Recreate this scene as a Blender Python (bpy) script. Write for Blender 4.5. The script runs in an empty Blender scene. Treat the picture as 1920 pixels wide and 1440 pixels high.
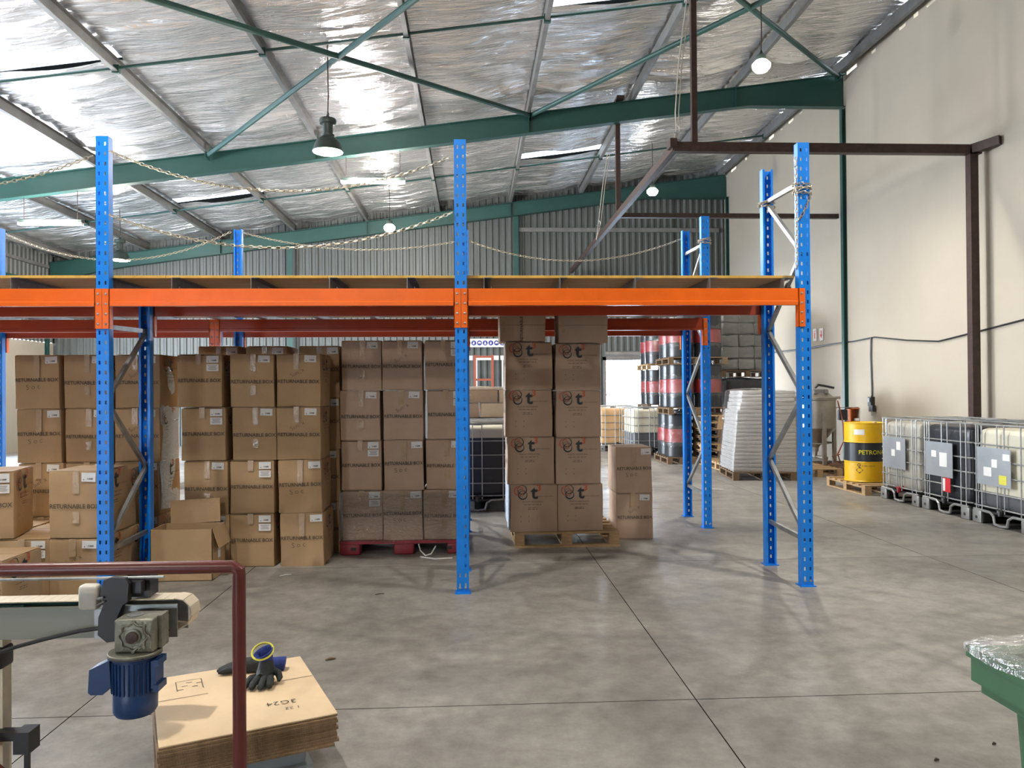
import bpy, math, random
import numpy as np
from mathutils import Vector, Matrix, noise
random.seed(7)
R = math.radians
SC = bpy.context.scene
COL = SC.collection

# ------------------------------------------------------------------ camera
FPX = 1442.0
CAM = Vector((0, 0, 1.55))
_y, _p, _r = R(2.912), R(.452), R(.424)
VF = Vector((math.sin(_y)*math.cos(_p), math.cos(_y)*math.cos(_p), math.sin(_p)))
VR = Vector((math.cos(_y), -math.sin(_y), 0))
VU = VR.cross(VF)
CR_ = VR*math.cos(_r) - VU*math.sin(_r)
CU_ = VR*math.sin(_r) + VU*math.cos(_r)
cd = bpy.data.cameras.new('camera'); cam = bpy.data.objects.new('camera', cd); COL.objects.link(cam)
cd.sensor_width = 36; cd.lens = 36*FPX/1920; cd.clip_end = 300; cd.clip_start = .05
M = Matrix((( CR_.x, CU_.x, -VF.x, CAM.x), (CR_.y, CU_.y, -VF.y, CAM.y), (CR_.z, CU_.z, -VF.z, CAM.z), (0, 0, 0, 1)))
cam.matrix_world = M
SC.camera = cam
def ray(px, py): return CR_*((px-960)/FPX) + CU_*((720-py)/FPX) + VF
def atY(px, py, Y): d = ray(px, py); return CAM + d*(Y/d.y)
def atX(px, py, X): d = ray(px, py); return CAM + d*(X/d.x)
def atZ(px, py, Z): d = ray(px, py); return CAM + d*((Z-1.55)/d.z)

# ------------------------------------------------------------------ world, light, exposure
W = bpy.data.worlds.new('world'); SC.world = W; W.use_nodes = True
wn = W.node_tree.nodes; wl = W.node_tree.links
bg = wn['Background']; bg.inputs[1].default_value = 44.0
tc = wn.new('ShaderNodeTexCoord'); sx = wn.new('ShaderNodeSeparateXYZ'); rp = wn.new('ShaderNodeValToRGB')
wl.new(tc.outputs['Generated'], sx.inputs[0]); wl.new(sx.outputs['Z'], rp.inputs[0])
rp.color_ramp.elements[0].position = 0.0; rp.color_ramp.elements[0].color = (.85, .92, 1, 1)
rp.color_ramp.elements[1].position = .9; rp.color_ramp.elements[1].color = (.5, .7, 1, 1)
wl.new(rp.outputs[0], bg.inputs[0])
vs = SC.view_settings
vs.view_transform = 'Standard'; vs.look = 'None'; vs.gamma = 1; vs.use_curve_mapping = False
vs.exposure = 0.12
SC.render.film_transparent = False
cy = SC.cycles
cy.max_bounces = 7; cy.diffuse_bounces = 3; cy.glossy_bounces = 3; cy.transmission_bounces = 3; cy.transparent_max_bounces = 12
cy.sample_clamp_indirect = 6.0; cy.caustics_reflective = False; cy.caustics_refractive = False
cy.use_denoising = True
def portal(name, loc, rot, sx_, sy_):
    l = bpy.data.lights.new(name, 'AREA'); l.shape = 'RECTANGLE'; l.size = sx_; l.size_y = sy_
    l.cycles.is_portal = True
    o = bpy.data.objects.new(name, l); o.location = loc; o.rotation_euler = rot; COL.objects.link(o)
LAMP_W = dict(shade=520, bulb=850)

# ------------------------------------------------------------------ materials
MATS = {}
def nt(m): m.use_nodes = True; return m.node_tree.nodes, m.node_tree.links
def mat(name, col, rough=.6, metal=0.0, var=.0, vscale=6.0, bump=0.0, bscale=40.0, stretch=(1, 1, 1), col2=None, spec=.5, coat=0.0):
    if name in MATS: return MATS[name]
    m = bpy.data.materials.new(name); n, l = nt(m); b = n['Principled BSDF']
    b.inputs['Base Color'].default_value = (*col, 1); b.inputs['Roughness'].default_value = rough
    b.inputs['Metallic'].default_value = metal; b.inputs['Specular IOR Level'].default_value = spec
    b.inputs['Coat Weight'].default_value = coat
    t = n.new('ShaderNodeTexCoord'); mp = n.new('ShaderNodeMapping'); mp.inputs['Scale'].default_value = stretch
    l.new(t.outputs['Object'], mp.inputs[0])
    if var or col2:
        c2 = col2 or tuple(max(0, c*(1-var)) for c in col)
        no = n.new('ShaderNodeTexNoise'); no.inputs['Scale'].default_value = vscale; no.inputs['Detail'].default_value = 6; no.inputs['Roughness'].default_value = .6
        r_ = n.new('ShaderNodeValToRGB'); r_.color_ramp.elements[0].position = .35; r_.color_ramp.elements[1].position = .65
        r_.color_ramp.elements[0].color = (*c2, 1); r_.color_ramp.elements[1].color = (*col, 1)
        l.new(mp.outputs[0], no.inputs['Vector']); l.new(no.outputs['Fac'], r_.inputs[0]); l.new(r_.outputs[0], b.inputs['Base Color'])
    if bump:
        nb = n.new('ShaderNodeTexNoise'); nb.inputs['Scale'].default_value = bscale; nb.inputs['Detail'].default_value = 5
        bp = n.new('ShaderNodeBump'); bp.inputs['Strength'].default_value = bump; bp.inputs['Distance'].default_value = .02
        l.new(mp.outputs[0], nb.inputs['Vector']); l.new(nb.outputs['Fac'], bp.inputs['Height']); l.new(bp.outputs[0], b.inputs['Normal'])
    MATS[name] = m; return m
def emat(name, col, s):
    m = bpy.data.materials.new(name); n, l = nt(m); b = n['Principled BSDF']
    b.inputs['Base Color'].default_value = (*col, 1); b.inputs['Emission Color'].default_value = (*col, 1); b.inputs['Emission Strength'].default_value = s
    MATS[name] = m; return m
def filmmat(name, tint=(.9, .93, .95), clear=.6, rough=.12, bscale=14, bstr=.8, stretch=(1, 1, 3), dif=.06):
    m = bpy.data.materials.new(name); n, l = nt(m); out = n['Material Output']; n.remove(n['Principled BSDF'])
    tr = n.new('ShaderNodeBsdfTransparent'); gl = n.new('ShaderNodeBsdfGlossy'); di = n.new('ShaderNodeBsdfTranslucent'); d2 = n.new('ShaderNodeBsdfDiffuse')
    gl.inputs['Roughness'].default_value = rough; gl.inputs['Color'].default_value = (*tint, 1)
    di.inputs['Color'].default_value = (*tint, 1); d2.inputs['Color'].default_value = (*tint, 1)
    t = n.new('ShaderNodeTexCoord'); mp = n.new('ShaderNodeMapping'); mp.inputs['Scale'].default_value = stretch; l.new(t.outputs['Object'], mp.inputs[0])
    no = n.new('ShaderNodeTexNoise'); no.inputs['Scale'].default_value = bscale; no.inputs['Detail'].default_value = 4; no.inputs['Distortion'].default_value = 1.2
    l.new(mp.outputs[0], no.inputs['Vector'])
    bp = n.new('ShaderNodeBump'); bp.inputs['Strength'].default_value = bstr; bp.inputs['Distance'].default_value = .03
    l.new(no.outputs['Fac'], bp.inputs['Height'])
    for x in (gl, d2): l.new(bp.outputs[0], x.inputs['Normal'])
    m1 = n.new('ShaderNodeMixShader'); m1.inputs[0].default_value = dif; l.new(gl.outputs[0], m1.inputs[1]); l.new(d2.outputs[0], m1.inputs[2])
    lw = n.new('ShaderNodeLayerWeight'); lw.inputs[0].default_value = .35; l.new(bp.outputs[0], lw.inputs['Normal'])
    ma = n.new('ShaderNodeMath'); ma.operation = 'MULTIPLY_ADD'; ma.inputs[1].default_value = .42; ma.inputs[2].default_value = 1-clear; ma.use_clamp = True
    l.new(lw.outputs['Fresnel'], ma.inputs[0])
    m2 = n.new('ShaderNodeMixShader'); l.new(ma.outputs[0], m2.inputs[0]); l.new(tr.outputs[0], m2.inputs[1]); l.new(m1.outputs[0], m2.inputs[2])
    l.new(m2.outputs[0], out.inputs[0]); MATS[name] = m; return m

def concrete():
    m = bpy.data.materials.new('concrete'); n, l = nt(m); b = n['Principled BSDF']; MATS['concrete'] = m
    g = n.new('ShaderNodeNewGeometry'); P = g.outputs['Position']
    def noi(s, d=6, r=.6, dist=0, st=(1, 1, 1)):
        mp = n.new('ShaderNodeMapping'); mp.inputs['Scale'].default_value = st; l.new(P, mp.inputs[0])
        x = n.new('ShaderNodeTexNoise'); x.inputs['Scale'].default_value = s; x.inputs['Detail'].default_value = d; x.inputs['Roughness'].default_value = r; x.inputs['Distortion'].default_value = dist
        l.new(mp.outputs[0], x.inputs['Vector']); return x.outputs['Fac']
    def ramp(f, a, ca, b_, cb):
        x = n.new('ShaderNodeValToRGB'); x.color_ramp.elements[0].position = a; x.color_ramp.elements[1].position = b_
        x.color_ramp.elements[0].color = (*ca, 1); x.color_ramp.elements[1].color = (*cb, 1); l.new(f, x.inputs[0]); return x.outputs[0]
    def mix(f, a, b_, mode='MIX'):
        x = n.new('ShaderNodeMix'); x.data_type = 'RGBA'; x.blend_type = mode
        if isinstance(f, float): x.inputs[0].default_value = f
        else: l.new(f, x.inputs[0])
        l.new(a, x.inputs[6])
        if isinstance(b_, tuple): x.inputs[7].default_value = (*b_, 1)
        else: l.new(b_, x.inputs[7])
        return x.outputs[2]
    base = ramp(noi(.55, 8, .66, .4), .34, (.19, .182, .168), .64, (.37, .355, .325))
    fine = ramp(noi(7, 8, .75), .3, (.62, .61, .6), .7, (1.12, 1.12, 1.12))
    c = mix(1.0, base, fine, 'MULTIPLY')
    stain = ramp(noi(1.3, 5, .55, .8), .6, (0, 0, 0), .78, (1, 1, 1)); c = mix(stain, c, (.13, .125, .12))
    spot = ramp(noi(3.1, 3, .5, 0, (1, 1.6, 1)), .68, (0, 0, 0), .78, (.8, .8, .8)); c = mix(spot, c, (.11, .10, .095))
    pale = ramp(noi(4.3, 7, .8, .5), .66, (0, 0, 0), .8, (.6, .6, .6)); c = mix(pale, c, (.46, .45, .42))
    # curved tyre marks
    sp = n.new('ShaderNodeSeparateXYZ'); l.new(P, sp.inputs[0])
    for (cx, cy_, r0, w, s) in ((-.4, 3.4, 3.15, .07, .5), (-.4, 3.4, 3.42, .06, .4), (.2, 2.6, 3.9, .07, .45), (.2, 2.6, 4.2, .06, .35), (1.5, 9.5, 5.1, .08, .4), (1.5, 9.5, 4.75, .07, .35), (4.6, 1.2, 3.6, .07, .4), (4.6, 1.2, 3.9, .06, .3), (-6, 8, 8.3, .07, .3)):
        vd = n.new('ShaderNodeVectorMath'); vd.operation = 'DISTANCE'; l.new(P, vd.inputs[0]); vd.inputs[1].default_value = (cx, cy_, 0)
        a = n.new('ShaderNodeMath'); a.operation = 'SUBTRACT'; l.new(vd.outputs['Value'], a.inputs[0]); a.inputs[1].default_value = r0
        a2 = n.new('ShaderNodeMath'); a2.operation = 'ABSOLUTE'; l.new(a.outputs[0], a2.inputs[0])
        mr = n.new('ShaderNodeMapRange'); mr.inputs[1].default_value = 0; mr.inputs[2].default_value = w; mr.inputs[3].default_value = s; mr.inputs[4].default_value = 0; l.new(a2.outputs[0], mr.inputs[0])
        mm = n.new('ShaderNodeMath'); mm.operation = 'MULTIPLY'; l.new(mr.outputs[0], mm.inputs[0]); l.new(ramp(noi(1.1, 4, .6), .42, (0, 0, 0), .6, (1, 1, 1)), mm.inputs[1])
        c = mix(mm.outputs[0], c, (.10, .10, .10))
    l.new(c, b.inputs['Base Color'])
    l.new(ramp(noi(1.7, 6, .65, .5), .35, (.30, .30, .30), .65, (.62, .62, .62)), b.inputs['Roughness'])
    bp = n.new('ShaderNodeBump'); bp.inputs['Strength'].default_value = .25; bp.inputs['Distance'].default_value = .01
    l.new(noi(16, 8, .7), bp.inputs['Height']); l.new(bp.outputs[0], b.inputs['Normal'])
    return m

def foilmat():
    m = bpy.data.materials.new('foil'); n, l = nt(m); b = n['Principled BSDF']; MATS['foil'] = m
    b.inputs['Base Color'].default_value = (.93, .93, .94, 1); b.inputs['Metallic'].default_value = .88; b.inputs['Roughness'].default_value = .21
    g = n.new('ShaderNodeNewGeometry'); mp = n.new('ShaderNodeMapping'); mp.inputs['Scale'].default_value = (.7, 7, 1); l.new(g.outputs['Position'], mp.inputs[0])
    no = n.new('ShaderNodeTexNoise'); no.inputs['Scale'].default_value = 3.2; no.inputs['Detail'].default_value = 5; no.inputs['Distortion'].default_value = .8; l.new(mp.outputs[0], no.inputs['Vector'])
    n2 = n.new('ShaderNodeTexVoronoi'); n2.inputs['Scale'].default_value = 2.6; n2.feature = 'SMOOTH_F1'
    mp2 = n.new('ShaderNodeMapping'); mp2.inputs['Scale'].default_value = (1.4, 3.2, 1); l.new(g.outputs['Position'], mp2.inputs[0]); l.new(mp2.outputs[0], n2.inputs['Vector'])
    ad = n.new('ShaderNodeMath'); ad.operation = 'MULTIPLY_ADD'; l.new(n2.outputs['Distance'], ad.inputs[0]); ad.inputs[1].default_value = .15; l.new(no.outputs['Fac'], ad.inputs[2])
    bp = n.new('ShaderNodeBump'); bp.inputs['Strength'].default_value = .8; bp.inputs['Distance'].default_value = .05; l.new(ad.outputs[0], bp.inputs['Height']); l.new(bp.outputs[0], b.inputs['Normal'])
    return m

concrete(); foilmat()
K = dict(
 blue=mat('rack_blue', (.005, .235, .86), .36, var=.12, vscale=9),
 orange=mat('rack_orange', (.90, .155, .012), .27, var=.1, vscale=5),
 galv=mat('galvanised', (.42, .44, .45), .42, .75, var=.3, vscale=8),
 galvd=mat('purlin_steel', (.21, .21, .205), .55, .3, var=.3, vscale=3),
 green=mat('rafter_green', (.014, .066, .056), .5, var=.2, vscale=1.5),
 chainm=mat('chain_metal', (.50, .46, .36), .35, .8),
 ply=mat('plywood', (.60, .43, .25), .75, var=.3, vscale=3, stretch=(1, 6, 1)),
 plyedge=mat('board_edge', (.72, .47, .09), .7, var=.25, vscale=12),
 card=mat('cardboard', (.46, .305, .165), .82, var=.13, vscale=3, bump=.08, bscale=60),
 card2=mat('cardboard_grey', (.50, .36, .26), .82, var=.12, vscale=3, bump=.08, bscale=60),
 card3=mat('cardboard_pale', (.76, .58, .37), .8, var=.1, vscale=4),
 cardd=mat('cardboard_edge', (.22, .14, .08), .9, var=.4, vscale=60),
 tape=mat('parcel_tape', (.48, .345, .22), .2, var=.1, vscale=20, bump=.3, bscale=30),
 white=mat('label_white', (.75, .75, .74), .6),
 ink=mat('ink', (.035, .027, .022), .7), cardm=mat('cardboard_mid', (.27, .17, .09), .9, var=.3, vscale=30), orange_shaded=mat('rack_orange_shaded', (.46, .060, .02), .28, var=.12, vscale=5),  # rear beams: the same orange with their shade put into the colour
 inkgrey=mat('ink_grey', (.075, .055, .042), .7),
 logor=mat('logo_red', (.55, .12, .06), .7), logob=mat('logo_black', (.03, .035, .04), .7),
 wood=mat('pallet_wood', (.50, .33, .17), .8, var=.35, vscale=5, stretch=(1, 4, 4)),
 woodd=mat('pallet_wood_dark', (.20, .13, .075), .85, var=.4, vscale=5, stretch=(1, 4, 4)),
 woodblue=mat('pallet_red', (.25, .018, .03), .5, var=.2),
 wallp=mat('plaster', (.42, .375, .305), .85, var=.09, vscale=.5, bump=.05, bscale=20),
 clad=mat('cladding', (.105, .115, .112), .55, .2, var=.2, vscale=1.2, stretch=(4, 4, .4)),
 brown=mat('brown_steel', (.055, .030, .024), .5, .2, var=.4, vscale=10),
 black=mat('black_plastic', (.018, .018, .02), .42),
 drumk=mat('drum_black', (.022, .025, .03), .3), drumr=mat('drum_red', (.33, .014, .018), .35),
 yellow=mat('drum_yellow', (.85, .50, .008), .38, var=.12, vscale=5), yink=mat('drum_yellow_print', (.62, .55, .02), .5),
 hdpe=mat('tank_plastic', (.50, .48, .41), .5, var=.4, vscale=3), hdpec=mat('tank_plastic_clean', (.66, .63, .50), .45, var=.08, vscale=3),
 dark=mat('tank_dark', (.020, .023, .030), .35), greyliq=mat('tank_grey_liquid', (.10, .105, .115), .4),
 tan=mat('tank_tan', (.62, .38, .18), .5),
 plate=mat('label_plate', (.46, .50, .55), .35, .55, var=.12, vscale=4),
 cage=mat('cage_steel', (.40, .41, .41), .4, .6, var=.25, vscale=10),
 steel=mat('stainless', (.36, .33, .29), .38, .7, var=.25, vscale=3),
 red=mat('rail_red', (.12, .019, .015), .34, var=.2, vscale=20),
 greyp=mat('conveyor_side', (.23, .225, .185), .38, .25), slat=mat('slat_cream', (.66, .58, .44), .5, var=.08, vscale=20),
 gear=mat('gearbox_alloy', (.24, .24, .19), .45, .5, var=.3, vscale=20, bump=.2, bscale=60),
 mblue=mat('motor_blue', (.008, .042, .15), .42, var=.2, vscale=12), nylon=mat('white_nylon', (.70, .67, .60), .5, var=.1, vscale=8),
 binm=mat('bin_green', (.022, .095, .035), .42, var=.15, vscale=6), blackm=mat('glove_black', (.012, .016, .016), .7, bump=.3, bscale=80),
 glovb=mat('glove_blue', (.02, .04, .22), .8, bump=.3, bscale=90), gyel=mat('glove_yellow', (.65, .62, .08), .7),
 orbox=mat('orange_box', (.50, .12, .03), .5), sred=mat('sign_red', (.62, .02, .03), .5), sblue=mat('sign_blue', (.02, .03, .25), .5),
 cream=mat('wrapped_paper', (.64, .63, .62), .5, var=.2, vscale=3, bump=.5, bscale=7, stretch=(.6, .6, 5)),
 greyw=mat('wrapped_cartons', (.27, .27, .265), .3, .1, var=.3, vscale=3, bump=.7, bscale=6, stretch=(1, 1, 2.2)),
 darkw=mat('wrapped_dark', (.035, .035, .045), .25, var=.3, vscale=3, bump=.5, bscale=6),
 rope=mat('rope', (.45, .42, .36), .8), lampg=mat('lamp_body', (.022, .035, .028), .45),
 ground=mat('yard', (.5, .5, .48), .9, var=.1), tubg=mat('grey_tub', (.34, .38, .40), .5), redbrown=mat('red_oxide', (.28, .07, .04), .6),
 floorb=mat('joint_dark', (.03, .028, .025), 1, spec=0),
)
K['film'] = filmmat('stretch_film', clear=.86, rough=.10, bscale=16, bstr=1.8, stretch=(1, 1, 2.4), dif=.12)
K['film2'] = filmmat('stretch_film_heavy', clear=.90, rough=.14, bscale=9, bstr=1)
K['film3'] = filmmat('film_grey', tint=(.60, .66, .74), clear=.25, rough=.3, bscale=8, bstr=.8, dif=.65)
K['bagf'] = filmmat('bag_film', clear=.85, rough=.10, bscale=18, bstr=1, stretch=(1, 2, 1))
K['lampon'] = emat('lamp_glow', (1, .97, .9), 40); K['tube'] = emat('tube_glow', (1, .93, .97), 30); K['skyl'] = emat('rooflight_glow', (.80, .90, 1), 2.6)

# ------------------------------------------------------------------ mesh builder
CUBE = [(-1,-1,-1),(1,-1,-1),(1,1,-1),(-1,1,-1),(-1,-1,1),(1,-1,1),(1,1,1),(-1,1,1)]
CF = [(0,3,2,1),(4,5,6,7),(0,1,5,4),(1,2,6,5),(2,3,7,6),(3,0,4,7)]
class MB:
    def __init__(s): s.v = []; s.f = []; s.m = []; s.sm = []
    def add(s, vs, fs, mi=0, sm=False, T=None):
        o = len(s.v); s.v += [tuple(T @ Vector(v)) if T else tuple(v) for v in vs]
        s.f += [tuple(i+o for i in f) for f in fs]; s.m += [mi]*len(fs); s.sm += [sm]*len(fs); return s
    def box(s, c, d, mi=0, T=None):   # centre, full size
        return s.add([(c[0]+x*d[0]/2, c[1]+y*d[1]/2, c[2]+z*d[2]/2) for x, y, z in CUBE], CF, mi, False, T)
    def bb(s, a, b, mi=0, T=None): return s.box([(a[i]+b[i])/2 for i in range(3)], [abs(b[i]-a[i]) for i in range(3)], mi, T)
    def bar(s, a, b, w, h=None, mi=0, up=(0, 0, 1)):
        a, b = Vector(a), Vector(b); h = h or w; z = (b-a); L = z.length; z.normalize()
        u = Vector(up); x = u.cross(z)
        if x.length < 1e-3: x = Vector((1, 0, 0)).cross(z)
        x.normalize(); y = z.cross(x)
        T = Matrix(((x.x, y.x, z.x, a.x), (x.y, y.y, z.y, a.y), (x.z, y.z, z.z, a.z), (0, 0, 0, 1)))
        return s.box((0, 0, L/2), (w, h, L), mi, T)
    def tube(s, pts, r, n=8, mi=0, caps=True, closed=False):
        pts = [Vector(p) for p in pts]; N = len(pts); rs = r if isinstance(r, (list, tuple)) else [r]*N
        prev = None; vs = []; 
        for i, p in enumerate(pts):
            if closed: t = pts[(i+1) % N]-pts[i-1]
            else: t = pts[min(i+1, N-1)]-pts[max(i-1, 0)]
            t.normalize()
            if prev is None:
                x = Vector((0, 0, 1)).cross(t)
                if x.length < .05: x = Vector((1, 0, 0)).cross(t)
            else: x = prev - t*prev.dot(t)
            x.normalize(); prev = x; y = t.cross(x)
            vs += [p + (x*math.cos(2*math.pi*k/n)+y*math.sin(2*math.pi*k/n))*rs[i] for k in range(n)]
        fs = []
        for i in range(N if closed else N-1):
            j = (i+1) % N
            fs += [(i*n+k, i*n+(k+1) % n, j*n+(k+1) % n, j*n+k) for k in range(n)]
        if caps and not closed: fs += [tuple(range(n))[::-1], tuple((N-1)*n+k for k in range(n))]
        return s.add(vs, fs, mi, n > 5)
    def lathe(s, prof, n=24, mi=0, c=(0, 0, 0), caps=True, mis=None, T=None):
        vs = [(c[0]+r*math.cos(2*math.pi*k/n), c[1]+r*math.sin(2*math.pi*k/n), c[2]+z) for r, z in prof for k in range(n)]
        o = len(s.f)
        for i in range(len(prof)-1):
            pass
        fs = [(i*n+k, i*n+(k+1) % n, (i+1)*n+(k+1) % n, (i+1)*n+k) for i in range(len(prof)-1) for k in range(n)]
        ms = [mis[i] if mis else mi for i in range(len(prof)-1) for k in range(n)]
        if caps:
            if prof[0][0] > 1e-4: fs.append(tuple(range(n))[::-1]); ms.append(ms[0])
            if prof[-1][0] > 1e-4: fs.append(tuple((len(prof)-1)*n+k for k in range(n))); ms.append(ms[len(ms)-2])
        s.add(vs, fs, mi, True, T); s.m[o:] = ms; return s
    def prism(s, poly, a, b, axis='x', mi=0, T=None):  # poly in the other two axes
        n = len(poly)
        def P(p, t): return {'x': (t, p[0], p[1]), 'y': (p[0], t, p[1]), 'z': (p[0], p[1], t)}[axis]
        vs = [P(p, a) for p in poly]+[P(p, b) for p in poly]
        fs = [(i, (i+1) % n, n+(i+1) % n, n+i) for i in range(n)]+[tuple(range(n))[::-1], tuple(range(n, 2*n))]
        return s.add(vs, fs, mi, False, T)
    def softbox(s, w, d, h, r=.02, n=5, amp=0, seed=0, freq=3, mi=0, fn=None, c=(0, 0, 0), T=None, smooth=True, lay=None, mfn=None):
        # base at z=0, centred in x, y
        def co(L, m):
            if L <= 2*r+1e-6: return [-L/2, 0, L/2]
            return [-L/2, -L/2+.3*r]+[-L/2+r+(L-2*r)*i/m for i in range(m+1)]+[L/2-.3*r, L/2]
        mm = n if isinstance(n, tuple) else (n, n, n)
        X, Y, Z = co(w, mm[0]), co(d, mm[1]), co(h, mm[2]); idx = {}; vs = []; fs = []; ms = []
        H = (w/2, d/2, h/2)
        def V(i, j, k):
            q = (i, j, k)
            if q in idx: return idx[q]
            p = [X[i], Y[j], Z[k]]; qi = [max(-(H[a]-r), min(H[a]-r, p[a])) for a in range(3)]
            dv = Vector([p[a]-qi[a] for a in range(3)])
            if dv.length > 1e-9: dv = dv.normalized()*r
            P = Vector(qi)+dv
            if amp:
                nn = noise.noise_vector(Vector((P.x*freq+seed*7.3, P.y*freq+seed*1.7, P.z*freq+seed*3.1)))
                P = P + nn*amp
            P.z += h/2
            if fn: P = fn(P)
            if P.z < 0: P.z = 0.0
            idx[q] = len(vs); vs.append(P+Vector(c)); return idx[q]
        a, b, e = len(X)-1, len(Y)-1, len(Z)-1
        for i in range(a):
            for j in range(b): fs += [(V(i, j, 0), V(i, j+1, 0), V(i+1, j+1, 0), V(i+1, j, 0)), (V(i, j, e), V(i+1, j, e), V(i+1, j+1, e), V(i, j+1, e))]
        for i in range(a):
            for k in range(e): fs += [(V(i, 0, k), V(i+1, 0, k), V(i+1, 0, k+1), V(i, 0, k+1)), (V(i, b, k), V(i, b, k+1), V(i+1, b, k+1), V(i+1, b, k))]
        for j in range(b):
            for k in range(e): fs += [(V(0, j, k), V(0, j, k+1), V(0, j+1, k+1), V(0, j+1, k)), (V(a, j, k), V(a, j+1, k), V(a, j+1, k+1), V(a, j, k+1))]
        o = len(s.f); s.add(vs, fs, mi, smooth, T)
        if mfn:
            for t, f in enumerate(fs): s.m[o+t] = mfn(sum((Vector(vs[i]) for i in f), Vector())/4)
        return s
    def mesh(s, me, T, mi=0):
        return s.add([v.co for v in me.vertices], [tuple(p.vertices) for p in me.polygons], mi, False, T)
    def build(s, name, mats, parent=None, loc=None, rot=None, sharp=35):
        me = bpy.data.meshes.new(name); me.from_pydata([tuple(v) for v in s.v], [], s.f); 
        for m in (mats if isinstance(mats, (list, tuple)) else [mats]): me.materials.append(m)
        me.polygons.foreach_set('material_index', s.m); me.polygons.foreach_set('use_smooth', s.sm)
        if any(s.sm): me.set_sharp_from_angle(angle=R(sharp))
        me.update()
        return link(name, me, parent, loc, rot)
def link(name, data, parent=None, loc=None, rot=None):
    o = bpy.data.objects.new(name, data); COL.objects.link(o)
    if parent: o.parent = parent
    if loc is not None: o.location = loc
    if rot is not None: o.rotation_euler = rot
    return o
def tag(o, label, cat, group=None, kind=None):
    if label: o['label'] = label
    if cat: o['category'] = cat
    if group: o['group'] = group
    if kind: o['kind'] = kind
    return o
def thing(name, label, cat, loc=(0, 0, 0), rz=0, group=None):
    o = bpy.data.objects.new(name, None); COL.objects.link(o); o.location = loc; o.rotation_euler = (0, 0, rz); o.empty_display_size = .1
    return tag(o, label, cat, group)
def struct(o): o['kind'] = 'structure'; return o
def kids(o): return [c for c in bpy.data.objects if c.parent == o]
def copy_tree(o, loc, rz=0, label=None, group=None, scale=None):
    def cp(a, par):
        c = a.copy(); COL.objects.link(c)
        if par: c.parent = par
        for ch in TREE.get(a.name, []): cp(ch, c)
        return c
    TREE = {}
    for x in bpy.data.objects:
        if x.parent: TREE.setdefault(x.parent.name, []).append(x)
    c = cp(o, None); c.location = loc; c.rotation_euler = (0, 0, rz)
    if label: c['label'] = label
    if group: c['group'] = group
    if scale: c.scale = scale
    return c
_TX = {}
def text(s, size=1, bold=0, align='CENTER'):
    k = (s, size, bold, align)
    if k in _TX: return _TX[k]
    c = bpy.data.curves.new('t', 'FONT'); c.body = s; c.size = size; c.align_x = align; c.align_y = 'CENTER'; c.offset = bold; c.extrude = 0; c.resolution_u = 3
    o = bpy.data.objects.new('t', c); COL.objects.link(o)
    dg = bpy.context.evaluated_depsgraph_get(); me = bpy.data.meshes.new_from_object(o.evaluated_get(dg))
    bpy.data.objects.remove(o); _TX[k] = me; return me
def face_T(loc, face='-y', roll=0):   # text plane (x right, y up) put on a face
    if face == '-y': B = Matrix(((1, 0, 0), (0, 0, -1), (0, 1, 0)))
    elif face == '+x': B = Matrix(((0, 0, 1), (1, 0, 0), (0, 1, 0)))
    elif face == '-x': B = Matrix(((0, 0, -1), (-1, 0, 0), (0, 1, 0)))
    else: B = Matrix(((1, 0, 0), (0, 1, 0), (0, 0, 1)))
    return Matrix.Translation(Vector(loc)) @ B.to_4x4() @ Matrix.Rotation(roll, 4, 'Z')
def ring(mb, T, cx, cy, r, w, ex=0, ey=0, mi=0, n=28):
    vs = []; 
    for k in range(n):
        a = 2*math.pi*k/n; vs += [(cx+r*math.cos(a), cy+r*math.sin(a), 0), (cx+ex+(r-w)*math.cos(a), cy+ey+(r-w)*math.sin(a), 0)]
    mb.add(vs, [(2*k, (2*k+2) % (2*n), (2*k+3) % (2*n), 2*k+1) for k in range(n)], mi, False, T)
def rect(mb, T, cx, cy, w, h, mi=0): mb.add([(cx-w/2, cy-h/2, 0), (cx+w/2, cy-h/2, 0), (cx+w/2, cy+h/2, 0), (cx-w/2, cy+h/2, 0)], [(0, 1, 2, 3)], mi, False, T)

# ------------------------------------------------------------------ setting
XW, XL, YB, YR = 7.62, -12.1, 22.85, -8.0
def zraf(x): return 6.91 + .135*x          # top of rafter
def zfoil(x): return zraf(x) + .21
# floor: base and slabs with recessed joints
struct(MB().bb((XL-.3, YR-.3, -.30), (XW+.3, YB+.3, -.012)).build('floor', K['floorb']))
fl = bpy.data.objects['floor']
gx = [XL] + [-1.94+3.04*k for k in range(-3, 4)] + [XW]
gy = [YR] + [3.80+3.05*k for k in range(-3, 7)] + [YB]
gx = sorted(set(round(g, 3) for g in gx if XL <= g <= XW)); gy = sorted(set(round(g, 3) for g in gy if YR <= g <= YB))
smesh = {}
for i in range(len(gx)-1):
    for j in range(len(gy)-1):
        w, d = gx[i+1]-gx[i], gy[j+1]-gy[j]; k = (round(w, 2), round(d, 2))
        if k not in smesh:
            mb = MB().bb((-w/2+.003, -d/2+.003, -.012), (w/2-.003, d/2-.003, 0)); mb.m = [0, 0, 1, 1, 1, 1]
            o = mb.build('concrete_slab', [MATS['concrete'], K['floorb']], fl, ((gx[i]+gx[i+1])/2, (gy[j]+gy[j+1])/2, 0)); smesh[k] = o.data
        else: link('concrete_slab', smesh[k], fl, ((gx[i]+gx[i+1])/2, (gy[j]+gy[j+1])/2, 0))
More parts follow.
